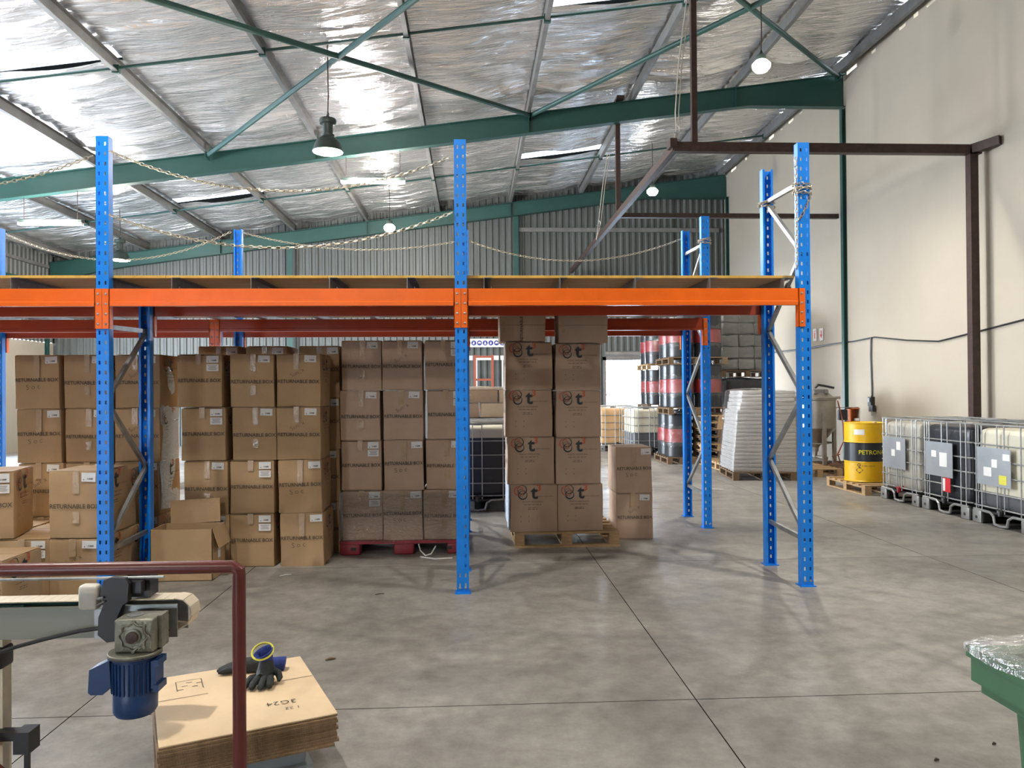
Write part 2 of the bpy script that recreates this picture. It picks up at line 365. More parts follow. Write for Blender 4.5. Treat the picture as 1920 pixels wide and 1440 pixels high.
# right wall (plaster) with an uneven gap under the roof sheet
m = MB(); m.bb((XW, YR, 0), (XW+.22, YB+.2, zfoil(XW)-.26))
y = YR
while y < YB:
    l = random.uniform(.15, .9); g = random.uniform(.12, .45); m.bb((XW+.01, y, zfoil(XW)-.26), (XW+.2, min(YB, y+l), zfoil(XW)+.02)); m.bb((XW+.01, y+l, zfoil(XW)-.19+random.uniform(-.03, .02)), (XW+.2, min(YB, y+l+g), zfoil(XW)+.02)); y += l+g
struct(m.build('wall_right', K['wallp']))
# corrugated cladding helper
def corr(mb, a, b, z0, z1, fixed, axis='x', pitch=.19, depth=.035):
    n = int((b-a)/pitch)+1; pr = []
    for i in range(n):
        t = a+i*pitch
        for (u, v) in ((0, 0), (.45, 0), (.60, 1), (.85, 1)): pr.append((min(b, t+u*pitch), v))
    pr.append((b, 0)); vs = []; 
    for (t, v) in pr:
        for z in ((z0, z1) if not callable(z1) else (z0, z1(t))):
            vs.append((t, fixed-v*depth, z) if axis == 'x' else (fixed+v*depth, t, z))
    fs = [(2*i, 2*i+2, 2*i+3, 2*i+1) for i in range(len(pr)-1)]
    mb.add(vs, fs)
DX0, DX1, DZ = 3.97, 6.1, 2.42
m = MB(); corr(m, XL, DX0, 0, lambda x: zfoil(x)+.12, YB); corr(m, DX1, XW, 0, lambda x: zfoil(x)+.12, YB); corr(m, DX0, DX1, DZ, lambda x: zfoil(x)+.12, YB)
struct(m.build('wall_back', K['clad']))
m = MB(); m.bb((DX0-.09, YB-.12, 0), (DX0, YB+.1, DZ+.1)); m.bb((DX1, YB-.12, 0), (DX1+.09, YB+.1, DZ+.1)); m.bb((DX0-.09, YB-.12, DZ), (DX1+.09, YB+.1, DZ+.12))
m.tube([(DX0, YB-.05, DZ+.18), (DX1, YB-.05, DZ+.18)], .09, 12)
struct(m.build('door_1', K['galvd']))
portal('door_portal', ((DX0+DX1)/2, YB+.12, DZ/2), (R(90), 0, 0), DX1-DX0, DZ)
# left wall: plastered lower part, cladding above
LY0, LY1, LZ = 9.6, 18.6, 4.0
m = MB(); m.bb((XL-.22, YR, 0), (XL, LY0, 3.0)); m.bb((XL-.22, LY1, 0), (XL, YB, 3.0)); struct(m.build('wall_left', K['wallp']))
m = MB(); corr(m, YR, LY0, 3.0, zfoil(XL)+.1, XL, 'y'); corr(m, LY1, YB, 3.0, zfoil(XL)+.1, XL, 'y'); corr(m, LY0, LY1, LZ, zfoil(XL)+.1, XL, 'y'); struct(m.build('wall_left', K['clad']))
struct(MB().bb((XL-.1, LY0-.1, 0), (XL+.05, LY0, LZ)).bb((XL-.1, LY1, 0), (XL+.05, LY1+.1, LZ)).bb((XL-.1, LY0-.1, LZ), (XL+.05, LY1+.1, LZ+.1)).build('door_2', K['galvd']))
portal('left_portal', (XL-.15, (LY0+LY1)/2, LZ/2), (0, R(-90), 0), LZ, LY1-LY0)
for z in (4.12, 4.6, 5.1):
    tag(MB().bb((XL+.04, YR, z), (XL+.12, YB-.4, z+.08)).build('trim_1', K['green' if z == 4.6 else 'galvd']), None, None, kind='structure')
# rear wall behind the camera with a wide door opening
RX0, RX1, RZ = -7.6, -6.2, 2.2
m = MB(); corr(m, XL, RX0, 0, lambda x: zfoil(x)+.12, YR); corr(m, RX1, XW, 0, lambda x: zfoil(x)+.12, YR); corr(m, RX0, RX1, RZ, lambda x: zfoil(x)+.12, YR)
struct(m.build('wall_front', K['clad']))
portal('rear_portal', ((RX0+RX1)/2, YR-.1, RZ/2), (R(-90), 0, 0), RX1-RX0, RZ)
struct(MB().bb((-40, YB+.3, -.32), (40, 90, -.05)).bb((-40, -70, -.32), (40, YR-.3, -.05)).bb((-40, YR-.3, -.32), (XL-.35, YB+.3, -.05)).build('ground', K['ground']))
# yard rail seen through the door
t = thing('yard_rail', 'long metal rail outside the bright roller door opening', 'rail', (5.2, 26, -.05))
MB().tube([(-3, 0, 1.42), (3, 0, 1.42)], .04, 8).build('rail_bar', K['galvd'], t)
for x in (-2.8, 0, 2.8): MB().tube([(x, 0, 0), (x, 0, 1.42)], .035, 8).build('post', K['galvd'], t)

# ceiling foil (real folds) with rooflight strips left open
PX = [7.45-2.1*k for k in range(0, 10)]          # purlin lines
strips = [(X1, X0, y0, y0+.5) for (X0, X1) in ((PX[2], PX[3]), (PX[6], PX[7])) for y0 in (3.2, 11.08, 18.8)]
nx, ny = 200, 1440
xs = np.linspace(XL-.1, XW+.05, nx); ys = np.linspace(YR, YB, ny); XX, YY = np.meshgrid(xs, ys, indexing='ij')
rng = np.random.RandomState(3)
def vn(x, y, fx, fy, seed):
    r = np.random.RandomState(seed).rand(257, 257); u, v = x*fx+100.3, y*fy+77.7
    i, j = np.floor(u).astype(int), np.floor(v).astype(int); a, b = u-i, v-j; a = a*a*(3-2*a); b = b*b*(3-2*b); i %= 256; j %= 256
    return (r[i, j]*(1-a)*(1-b)+r[i+1, j]*a*(1-b)+r[i, j+1]*(1-a)*b+r[i+1, j+1]*a*b)*2-1
wy = YY + .25*vn(XX, YY, .5, .35, 1) + .05*vn(XX, YY, 2, 1.2, 2)
ridge = lambda q: 1-2*np.abs(q)
hgt = .034*ridge(vn(XX, wy, .42, 2.6, 5)) + .026*ridge(vn(XX, wy, .7, 6.0, 6)) + .011*ridge(vn(XX, wy, 1.3, 13, 7)) + .012*vn(XX, YY, 1.7, 2.3, 8)
px_ph = ((XX-PX[0]) % 2.1)/2.1; near = np.exp(-np.minimum(px_ph, 1-px_ph)*2.1/.14)
hgt = hgt*(1-.6*near) - .05*np.sin(np.pi*px_ph)**2
for yr in (0.3, 7.8, 15.3):   # loose fold in front of every rafter
    hgt -= .16*np.exp(-((wy-(yr-.75))/.22)**2)*(np.sin(np.pi*px_ph)**.5)
ZZ = 6.91+.135*XX+.215+.03+hgt
V = np.stack([XX, YY, ZZ], -1).reshape(-1, 3)
I = np.arange(nx*ny).reshape(nx, ny)
F = np.stack([I[:-1, :-1], I[:-1, 1:], I[1:, 1:], I[1:, :-1]], -1).reshape(-1, 4)
cx = (XX[:-1, :-1]+.5*(xs[1]-xs[0])).reshape(-1); cyy = (YY[:-1, :-1]+.5*(ys[1]-ys[0])).reshape(-1)
keep = np.ones(len(F), bool)
for (a, b, c, d) in strips: keep &= ~((cx > a) & (cx < b) & (cyy > c) & (cyy < d))
F = F[keep]
me = bpy.data.meshes.new('ceiling'); me.vertices.add(len(V)); me.vertices.foreach_set('co', V.ravel()); me.loops.add(len(F)*4); me.loops.foreach_set('vertex_index', F.ravel())
me.polygons.add(len(F)); me.polygons.foreach_set('loop_start', np.arange(len(F))*4); me.polygons.foreach_set('use_smooth', np.ones(len(F), bool)); me.update(); me.validate()
me.materials.append(MATS['foil']); struct(link('ceiling', me))
m = MB()   # roof sheet above the foil
for (a, b) in ((XL-.5, XW+.5),): m.add([(a, YR-.3, zfoil(a)+.16), (b, YR-.3, zfoil(b)+.16), (b, YB+.3, zfoil(b)+.16), (a, YB+.3, zfoil(a)+.16)], [(0, 1, 2, 3)])
struct(m.build('roof', K['clad']))
for n_, (a, b, c, d) in enumerate(strips):
    m = MB().add([(a, c-.05, zfoil(a)+.1), (b, c-.05, zfoil(b)+.1), (b, d+.05, zfoil(b)+.1), (a, d+.05, zfoil(a)+.1)], [(0, 3, 2, 1)])
    struct(m.build('window_%d' % (n_+1), K['skyl']))

# ------------------------------------------------------------------ roof steel
def ibeam_x(name, y, x0, x1, dep=.40, haunch=None, wf=.17, label=None):
    t = thing(name, label, 'roof beam', (0, y, 0)); m = MB()
    N = 40; xs_ = [x0+(x1-x0)*i/N for i in range(N+1)]
    def zb(x):
        z = zraf(x)-dep
        if haunch and x > haunch[0]: z = min(z, haunch[1]) 
        if x < XL+1.7: z = min(z, zraf(XL+1.7)-dep - (XL+1.7-x)*.25)
        return z
    for i in range(N):
        a, b = xs_[i], xs_[i+1]
        for (yy0, yy1, f0, f1) in ((-.005, .005, lambda x: zb(x)+.012, lambda x: zraf(x)-.012), (-wf/2, wf/2, zb, lambda x: zb(x)+.014), (-wf/2, wf/2, lambda x: zraf(x)-.014, zraf)):
            m.add([(a, yy0, f0(a)), (b, yy0, f0(b)), (b, yy1, f0(b)), (a, yy1, f0(a)), (a, yy0, f1(a)), (b, yy0, f1(b)), (b, yy1, f1(b)), (a, yy1, f1(a))], CF)
    m.build('beam', K['green'], t)
    for x in PX[1:9:2]: MB().bb((x-.006, -.08, zb(x)+.014), (x+.006, .08, zraf(x)-.014)).build('stiffener', K['green'], t)
    return t
RY = [0.3, 7.8, 15.3, 22.6]
nm = ['behind the camera bay', 'just above the frame', 'crossing the whole roof in front, with two round lamps before it', 'against the corrugated back wall']
for yy, s_ in zip(RY, nm): ibeam_x('roof_rafter', yy, XL+.05, XW-.02, haunch=(4.6, 7.26) if yy < 20 else (5.6, 7.22), label='dark green steel rafter '+s_)
for yy, s_ in ((0.3, 'beside the camera'), (7.8, 'beside the three tanks'), (15.3, 'standing free behind the hopper tank'), (22.45, 'in the far back corner')):
    for sx_, side in ((XW-.045, 'right'), (XL+.045, 'left')):
        t = thing('steel_column', 'green steel column on the %s wall %s' % (side, s_), 'column', (sx_, yy, 0))
        top = zraf(sx_)-.4 if side == 'left' else 7.24
        MB().bb((-.04, -.05, 0), (-.03, .05, top)).bb((.03, -.05, 0), (.04, .05, top)).bb((-.03, -.004, 0), (.03, .004, top)).build('column_shaft', K['green'], t)
        MB().bb((-.04, -.12, 0), (.04, .12, .015)).build('base_plate', K['green'], t)
for x in (1.3, -5.3):
    t = thing('wind_post', 'green post on the corrugated back wall %s' % ('right of the middle' if x > 0 else 'towards the left'), 'column', (x, YB-.14, 0))
    MB().bb((-.08, -.06, 0), (.08, -.05, zraf(x)-.4)).bb((-.004, -.05, 0), (.004, .05, zraf(x)-.4)).build('column_shaft', K['green'], t)
for z, x0, x1 in ((6.25, 1.4, XW-.2), (4.6, XL+.2, -5.4), (3.3, XL+.2, 3.9)):
    tag(MB().prism([(YB-.11, z), (YB-.045, z), (YB-.045, z+.12), (YB-.11, z+.12)], x0, x1, 'x').build('trim_2', K['galvd']), None, None, kind='structure')
words_x = ['at the right wall', 'second from the right wall', 'third from the right wall', 'fourth from the right wall', 'fifth from the right wall', 'sixth from the right wall', 'seventh from the right wall', 'eighth from the right wall', 'ninth from the right wall', 'tenth from the right wall']
for k, x in enumerate(PX):
    t = thing('roof_purlin', 'grey roof purlin running front to back, '+words_x[k], 'purlin', (x, 0, zraf(x)), 0, 'roof purlins')
    pr = [(-.035, 0), (.035, 0), (.035, .02), (.030, .02), (.030, .005), (-.030, .005), (-.030, .195), (.035, .195), (.035, .2), (-.035, .2)]
    MB().prism(pr, YR, YB, 'y').build('purlin', K['galvd'], t)
    for yy in RY[1:3]: MB().bb((.036, yy-.05, 0), (.044, yy+.05, .16)).build('cleat', K['green'], t)
for n_, yy in enumerate((4.0, 11.42, 19.16)):
    t = thing('sag_rod', 'thin green sag rod across the purlins in the %s roof bay' % ('nearest', 'middle', 'far')[n_], 'rod', (0, yy, 0))
    MB().tube([(XL+.3, 0, zraf(XL+.3)+.06), (XW-.2, 0, zraf(XW-.2)+.06)], .022, 6).build('rod', K['green'], t)
    for x in PX[:9]: MB().bb((x-.05, -.03, zraf(x)-.02), (x+.05, .03, zraf(x)+.1)).build('bracket', K['green'], t)
nd = [(-5.1, 1.17), (1.17, 7.4)]
for n_, (a, b) in enumerate(nd):
    for (p, q, s_) in (((a, 15.1), (b, 8.0), 'left end'), ((b, 15.1), (a, 8.0), 'right end')):
        t = thing('roof_brace', 'green tube brace in the %s roof cross, meeting the rafter at its %s' % (('left', 'right')[n_], s_), 'brace', (0, 0, 0))
        MB().tube([(p[0], p[1], zraf(p[0])-.10), (q[0], q[1], zraf(q[0])-.10)], .045, 10).build('tube', K['green'], t)
        MB().bar((p[0], p[1]-.1, zraf(p[0])-.1), (p[0], p[1]+.15, zraf(p[0])-.1), .012, .12).build('end_plate', K['green'], t)

# ------------------------------------------------------------------ lamps
def highbay(loc, top, kind, label):
    t = thing('hanging_lamp', label, 'lamp', loc, 0, 'hanging warehouse lamps')
    if kind == 'shade':
        MB().lathe([(.225, 0), (.232, .012), (.215, .05), (.19, .13), (.15, .19), (.10, .225), (.095, .25)], 28, caps=False).lathe([(.225, .0), (.207, .05), (.18, .13), (.14, .18), (.05, .2)], 28, caps=False).build('shade', K['lampg'], t)
        MB().lathe([(.095, .24), (.10, .26), (.075, .27), (.075, .42), (.12, .43), (.13, .47), (.12, .50), (.03, .52), (.02, .56)], 20).build('gear_housing', K['lampg'], t)
        MB().lathe([(.0, .022), (.206, .022), (.206, .028), (0, .028)], 24, caps=False).build('diffuser', K['lampon'], t)
        MB().tube([(0, 0, .54), (.02, 0, .58), (0, 0, .62), (-.01, 0, .6)], .008, 6).build('hook', K['galvd'], t)
    else:
        MB().lathe([(.0, -.09), (.09, -.075), (.135, -.02), (.14, .03), (.09, .085), (.05, .09)], 20, caps=False).build('bulb', K['lampon'], t)
        MB().lathe([(.055, .085), (.075, .10), (.075, .17), (.03, .20), (.012, .25)], 16).build('lamp_holder', K['lampg'], t)
    MB().tube([(0, 0, .2 if kind != 'shade' else .56), (0.01, 0, (top-loc[2])*.5), (0, 0, top-loc[2])], .009, 6).build('cable', K['brown'], t)
    l = bpy.data.lights.new('lamp_light', 'POINT' if kind == 'shade' else 'SPOT'); l.energy = LAMP_W[kind]; l.color = (1, .93, .83); l.shadow_soft_size = .1
    if kind != 'shade' and loc[0] < 0: l.type = 'POINT'; l.energy = 480
    elif kind != 'shade': l.spot_size = R(128); l.spot_blend = .75
    o = bpy.data.objects.new('lamp_light', l); COL.objects.link(o); o.parent = t; o.location = (0, 0, -.12 if kind == 'shade' else -.22)
LP = [((-2.16, 11.7, 5.16), 'shade', 'round lamp with a dark bell shade hanging before the front rafter'),
      ((4.51, 11.7, 6.55), 'bulb', 'bright bare lamp hanging highest, at upper right beside the front rafter'),
      ((-8.7, 11.7, 4.8), 'shade', 'bell lamp hanging left of the frame before the front rafter'),
      ((-2.02, 19, 5.55), 'bulb', 'bright bare lamp hanging before the middle of the far rafter'),
      ((4.52, 19, 6.48), 'bulb', 'bright bare lamp hanging at the right end of the far rafter'),
      ((-8.49, 19, 4.75), 'shade', 'round lamp with a dark bell shade just above the deck at far left'),
      ((-2.2, 3.9, 5.7), 'shade', 'bell lamp above the left rack bay, over the camera'),
      ((4.4, 3.9, 6.5), 'bulb', 'bare lamp above the floor right of the rack, over the camera'),
      ((-8.7, 3.9, 4.8), 'shade', 'bell lamp left of the camera'),
      ((-2.2, -3.6, 5.7), 'shade', 'bell lamp behind the camera on the left'), ((4.4, -3.6, 6.4), 'bulb', 'bare lamp behind the camera on the right')]
for loc, k_, lb in LP: highbay(loc, zfoil(loc[0]), k_, lb)
for (x0, x1, z_, yy, lb) in ((-2.57, -1.31, 5.68, 15.3, 'glowing fluorescent batten hanging under the middle of the front rafter'), (-8.74, -7.54, 4.83, 15.3, 'glowing fluorescent batten hanging at far left above the deck'),
        (-2.57, -1.31, 5.72, 7.8, 'added unseen fluorescent batten under the rafter just above the frame, in the middle'), (-8.74, -7.54, 4.86, 7.8, 'added unseen fluorescent batten under the rafter above the frame, far left')):  # unseen battens, added to light the foil and rack fronts
    a, b = Vector((x0, yy, z_)), Vector((x1, yy, z_)); c = (a+b)/2
    t = thing('fluorescent_lamp', lb, 'lamp', c, 0, 'fluorescent battens'); w = (b-a).length
    MB().bb((-w/2, -.05, .02), (w/2, .05, .08)).build('batten', K['lampg'], t)
    MB().tube([(-w/2+.03, -.03, 0), (w/2-.03, -.03, 0)], .024, 8).tube([(-w/2+.03, .03, 0), (w/2-.03, .03, 0)], .024, 8).build('tube', K['tube'], t)
    for x in (-w/2, w/2-.03): MB().bb((x, -.055, -.025), (x+.03, .055, .03)).build('end_cap', K['white'], t)
    for x in (-w*.42, w*.42): MB().tube([(x, 0, .08), (x, 0, zraf(c.x+x)-.4-c.z)], .006, 6).build('cable', K['brown'], t)
    for q in (-.35, 0, .35):
        l = bpy.data.lights.new('lamp_light', 'POINT'); l.shadow_soft_size = .1; l.energy = 58; l.color = (1, .95, .95)
        o = bpy.data.objects.new('lamp_light', l); COL.objects.link(o); o.parent = t; o.location = (q, -.12, .0)

# ------------------------------------------------------------------ pallet rack
UH = 3.474
UX = dict(A=-2.76, B=-.087, C=2.60, D=-5.50); UY = [5.89, 6.69, 8.44, 9.28]
def upright_mesh(H, sgn):
    m = MB(); xb = [-.045, -.029, -.016, .016, .029, .045]; zs = [0]; hole = []
    z = .05
    while z+.03 < H-.02: zs += [z, z+.028]; hole.append(len(zs)-2); z += .0745
    zs.append(H)
    def grid(us, fn, skip):
        vs = [fn(u, z) for z in zs for u in us]; n = len(us); fs = []
        for k in range(len(zs)-1):
            for i in range(n-1):
                if k in hole and i in skip: continue
                fs.append((k*n+i, k*n+i+1, (k+1)*n+i+1, (k+1)*n+i))
        m.add(vs, fs)
    grid(xb, lambda u, z: (u, 0, z), (1, 3))
    for sx_ in (-1, 1):
        m.add([(sx_*.045, 0, 0), (sx_*.045, sgn*.07, 0), (sx_*.045, sgn*.07, H), (sx_*.045, 0, H)], [(0, 1, 2, 3)])
        m.add([(sx_*.045, sgn*.07, 0), (sx_*.028, sgn*.07, 0), (sx_*.028, sgn*.07, H), (sx_*.045, sgn*.07, H)], [(0, 1, 2, 3)])
    return m
_um = {}
def upright(par, y, H, sgn):
    k = (H, sgn)
    if k not in _um:
        o = upright_mesh(H, sgn).build('upright', K['blue']); _um[k] = o.data; bpy.data.objects.remove(o)
    o = link('upright', _um[k], par, (0, y, 0)); s_ = o.modifiers.new('thick', 'SOLIDIFY'); s_.thickness = .0025; s_.offset = 0
    return o
dist = [3.15, 2.62, 2.05, 1.5, .93, .42]
def frame(col, row, hf, hb, label):
    yf, yb = UY[row*2], UY[row*2+1]; t = thing('upright_frame', label, 'rack frame', (UX[col], yf, 0), 0, 'blue rack uprights'); d = yb-yf
    upright(t, 0, hf, 1); upright(t, d, hb, -1)
    f_, b_ = .045, d-.045
    mir = row == 1
    nodes = [(3.17, b_), (2.62, f_), (2.05, b_), (1.49, f_), (.93, b_), (.40, f_)]
    if mir: nodes = [(z, f_ if yy == b_ else b_) for z, yy in nodes]
    for (z0, y0), (z1, y1) in zip(nodes, nodes[1:]):
        if max(z0, z1) > min(hf, hb): continue
        MB().bar((0, y0, z0), (0, y1, z1), .035, .028, up=(1, 0, 0)).build('brace', K['galv'], t)
    for z in ((3.17, .36) if min(hf, hb) > 3.1 else (2.05, .36)): MB().bar((0, f_, z), (0, b_, z+.02), .035, .028, up=(1, 0, 0)).build('brace', K['galv'], t)
    for yy in (0.035, d-.035):
        MB().bb((-.06, yy-.055, 0), (.06, yy+.055, .008)).build('base_plate', K['blue'], t)
    for z in (.045,):
        for x in (-.022, .022): MB().lathe([(.010, 0), (.010, .006), (.005, .009), (0, .009)], 8, T=face_T((x, -.001, z), '-y')).build('bolt', K['galv'], t)
    return t
SHORT = 2.329
frame('A', 0, UH, SHORT, 'front blue rack frame left of the wrapped cartons, behind the red rail')
frame('B', 0, UH, SHORT, 'front blue rack frame in the middle between the two bays')
frame('C', 0, UH, UH, 'front blue rack frame at the right end, beside the open floor')
frame('A', 1, SHORT, UH, 'rear blue rack frame behind the left carton columns')
frame('B', 1, SHORT, UH, 'rear blue rack frame hidden behind the middle front frame')
frame('C', 1, UH, UH, 'rear blue rack frame at the right end, before the wrapped drums')
frame('D', 0, UH, SHORT, 'front blue rack frame beyond the left edge'); frame('D', 1, SHORT, UH, 'rear blue rack frame at the far left edge')
bw = {'front': (5.888, 1), 'second': (6.692, -1), 'third': (8.388, 1), 'rear': (9.282, -1)}
BZ = 2.20
def beam(row, c0, c1, label):
    yy, sg = bw[row]; x0, x1 = UX[c0], UX[c1]; t = thing('rack_beam', label, 'rack beam', (x0, yy, BZ), 0, 'orange rack beams'); L = x1-x0
    # front face at y=-sg*... ; profile with lip
    if row in ('front', 'third'): pr = [(-.008, 0), (.05, 0), (.05, .13), (-.002, .13), (-.002, .034), (-.008, .028)]
    else: pr = [(.052, 0), (0, 0), (0, .13), (.044, .13), (.044, .034), (.052, .028)]
    yo = 0 if row in ('second', 'rear') else 0
    a, b = .047, L-.047
    if row in ('front', 'third'):
        MB().prism(pr, a, b, 'x').build('beam_bar', K['orange' if row == 'front' else 'orange_shaded'], t)
        yp = (-.008, -.003)
    else:
        MB().prism(pr, a, b, 'x').build('beam_bar', K['orange_shaded'], t); yp = (.003, .008)
    for e, (xa, xb, xs_) in enumerate(((.0015, .056, .052), (L-.056, L-.0015, L-.052))):
        c = MB().bb((xa, yp[0], -.17), (xb, yp[1], .13)).bb((xs_-.003, min(yp[0], 0), -.17), (xs_+.003, .05, .13)).build('connector', K['orange'], t)
        mm = MB()
        for z in (-.135, -.06, .015, .09):
            mm.lathe([(.009, 0), (.009, .003), (.005, .006), (0, .006)], 8, T=face_T(((xa+xb)/2, yp[0]-.0003, z), '-y'))
        mm.build('studs', K['galv'], c)
bays = (('D', 'A', 'left'), ('A', 'B', 'middle'), ('B', 'C', 'right'))
for row in ('front', 'second', 'third', 'rear'):
    for c0, c1, s_ in bays: beam(row, c0, c1, 'orange step beam of the %s row spanning the %s bay' % (row, s_))
# joists and deck boards
jx = []; x = 2.48
while x > -5.6: jx.append(x); x -= .59
for k, x in enumerate(jx):
    if any(abs(x-ux) < .07 for ux in UX.values()): x += .1
    m = MB().prism([(-.03, 0), (.03, 0), (.03, .018), (.027, .018), (.027, .003), (-.027, .003), (-.027, .087), (.03, .087), (.03, .09), (-.03, .09)], 5.93, 9.18, 'y')
    o = m.build('deck_joist', K['galv'], None, (x, 0, BZ+.131)); tag(o, 'galvanised joist under the timber deck, %s from the right end' % ('first second third fourth fifth sixth seventh eighth ninth tenth eleventh twelfth thirteenth fourteenth fifteenth'.split()[k]), 'joist', 'deck joists')
DZ0 = BZ+.131+.0905
xb = 2.55; n_ = 0
while xb > -5.6:
    xa = xb-1.22
    for (y0, y1, s_) in ((5.975, 7.58, 'front'), (7.585, 9.19, 'rear')):
        def cut(m, a, b):
            # notch around the C frame is avoided by ending the deck inside it
            m.bb((a, y0, DZ0+.0005), (b, y1, DZ0+.021))
        m = MB(); cut(m, xa+.002, xb-.001)
        m.bb((xa+.002, y0-.003, DZ0+.001), (xb-.001, y0, DZ0+.0205), 1)
        tag(m.build('deck_board', [K['ply'], K['plyedge']]), 'plywood deck board with yellow edge, %s row, %s from the right end' % (s_, 'first second third fourth fifth sixth seventh'.split()[n_]), 'board', 'deck boards')
    xb = xa; n_ += 1

# ------------------------------------------------------------------ chains
def chain(pts, name='chain', label='', r=.0040, pitch=.034):
    # pts: dense polyline; one mesh of real links
    P = [Vector(p) for p in pts]; m = MB(); cum = [0]
    for a, b in zip(P, P[1:]): cum.append(cum[-1]+(b-a).length)
    n = int(cum[-1]/pitch); k = 0
    for i in range(n):
        s_ = (i+.5)*pitch
        while k < len(cum)-2 and cum[k+1] < s_: k += 1
        f = (s_-cum[k])/max(1e-6, cum[k+1]-cum[k]); c = P[k].lerp(P[k+1], f); t = (P[k+1]-P[k]).normalized()
        u = Vector((0, 0, 1)).cross(t); 
        if u.length < .1: u = Vector((0, 1, 0)).cross(t)
        u.normalize(); v = t.cross(u); a = R(35)+(i % 2)*R(90); w = u*math.cos(a)+v*math.sin(a)
        L = pitch*.62; Wd = .0105
        lk = [c+t*(L*math.cos(q)*(1.0))+w*(Wd*math.sin(q)) for q in [2*math.pi*j/8 for j in range(8)]]
        m.tube(lk, r, 4, closed=True)
    return tag(m.build(name, K['chainm']), label, 'chain', 'barrier chains')
def sag(a, b, s_, n=40): 
    a, b = Vector(a), Vector(b); return [a.lerp(b, t/n)+Vector((0, 0, -4*s_*(t/n)*(1-t/n))) for t in range(n+1)]
yA = 5.87
pA, pB = atY(205, 283, yA), atY(850, 292, yA)
chain(sag(pA, pB, .285), label='upper chain sagging across the middle bay from the left front upright')
chain(sag(atY(-480, 290, yA), atY(178, 290, yA), .27), label='chain sagging across the left bay at the upper left edge')
chain(sag(atY(205, 403, yA), atY(851, 397, yA), .26), label='lower chain sagging across the middle bay below the first')
yB = 9.30
chain(sag(atY(445, 433, yB), atY(858, 452, yB), .16), label='far chain across the rear of the middle bay')
chain(sag(atY(875, 450, yB), atY(1277, 448, yB), .26), label='far chain sagging across the rear of the right bay')
chain(sag(atY(8, 437, yB), atY(434, 434, yB), .33), label='far chain across the rear of the left bay')
def wrapc(c, z0, turns, label, rx=.066, ry=.055):
    pts = [(c[0]+rx*math.cos(a), c[1]+ry*math.sin(a), z0+.03*math.sin(a*.37)+.05*a/(2*math.pi*turns)) for a in [i*.25 for i in range(int(turns*25))]]
    chain(pts, label=label)
cx_ = UX['C']
wrapc((cx_, UY[0]+.035), 3.08, 4, 'chain wound round the right front upright')
wrapc((cx_, UY[1]-.035), 3.14, 3, 'chain wound round the second upright of the right end')
wrapc((cx_, UY[2]+.035), 3.17, 3, 'chain wound round the third upright of the right end')
chain([(cx_-.058, 5.9, 3.36), (cx_-.06, 5.89, 3.0), (cx_-.058, 5.9, 2.5), (cx_-.056, 5.92, 2.47)], label='chain hanging down the left edge of the right front upright')
chain(sag((cx_+.055, 5.88, 3.08), (cx_-.055, 5.88, 2.86), .03, 14), label='loose chain end hanging across the right front upright')

# ------------------------------------------------------------------ cartons
CWd, CDp, CHt = .385, .465, .475
def logo(T):   # emblem rings, big letter, red numeral, address lines; about .46 wide
    q = [MB() for _ in range(4)]; m = q[0]
    ring(m, T, -.150, .125, .048, .006, .003, 0, 0); ring(m, T, -.115, .136, .047, .007, -.003, .002, 2); ring(m, T, -.110, .082, .046, .009, .002, .005, 1); ring(m, T, -.125, .108, .036, .0035, 0, 0, 2); ring(m, T, -.142, .118, .040, .003, 0, 0, 0)
    q[1].mesh(text('t', .19, .004), T @ Matrix.Translation((.005, .105, 0))); q[2].mesh(text('3', .085, .003), T @ Matrix.Translation((.052, .150, 0)))
    m = q[3]; m.mesh(text('PLASTIC PACKAGING', .016), T @ Matrix.Translation((.115, .068, 0)))
    m.mesh(text('PLASTIC PACKAGING', .021), T @ Matrix.Translation((-.01, .015, 0)))
    for (w, y_) in ((.19, -.012), (.10, -.045), (.11, -.060)):
        n = int(w/.008)
        for i in range(n):
            if (i*7) % 5: rect(m, T, -.01-w/2+i*.008, y_, .0062, .006)
    for (x_, y_) in ((-.13, -.13), (-.13, -.18), (-.05, -.13), (-.05, -.18)): rect(m, T, x_, y_, .006, .008)
    return q
def make_carton(v, cm):
    t = thing('carton', 'x', 'carton')
    MB().softbox(CWd-.004, CDp-.004, CHt-.008, r=.006, n=5, amp=.009, seed=v, freq=3.2, fn=lambda p: (setattr(p, 'z', min(p.z, CHt-.006)) or p)).build('box_body', cm, t)
    return t
EM = [K['inkgrey'], K['logor'], K['logob'], K['inkgrey']]
e = .0075
def pr_front(v):
    m = MB(); m.mesh(text('RETURNABLE BOX', .044, .0005), face_T((0, -CDp/2-e, CHt*(.50+.03*(v % 3-1))), '-y', R(.6*(v % 3-1)))); return m
def pr_side(f, t):
    q = logo(face_T(((CWd/2+e)*(1 if f == '+x' else -1), 0, CHt*.60), f))
    q[0].build('ring_emblem', [K['logor'], K['logob'], K['inkgrey']], t); q[1].build('letter_print', K['logob'], t); q[2].build('numeral_print', K['logor'], t)
    q[3].build('address_print', K['inkgrey'], t)['kind'] = 'stuff'
def lab(v, two):
    m = MB(); T = face_T((.115+.01*(v % 3-1), -CDp/2-e-.0005, CHt*.90), '-y', R(2*(v % 3-1))); rect(m, T, 0, 0, .105, .062, 0)
    m.mesh(text('11049', .018, .0008), T @ Matrix.Translation((.01, -.012, .0004)), 1); rect(m, T @ Matrix.Translation((0, 0, .0004)), -.035, -.018, .006, .008, 1)
    if two:
        rect(m, T, 0, -.075, .105, .062, 0)
        for i in range(5): rect(m, T @ Matrix.Translation((0, 0, .0004)), 0, -.055-.009*i, .08-.01*(i % 3), .003, 2)
    return m
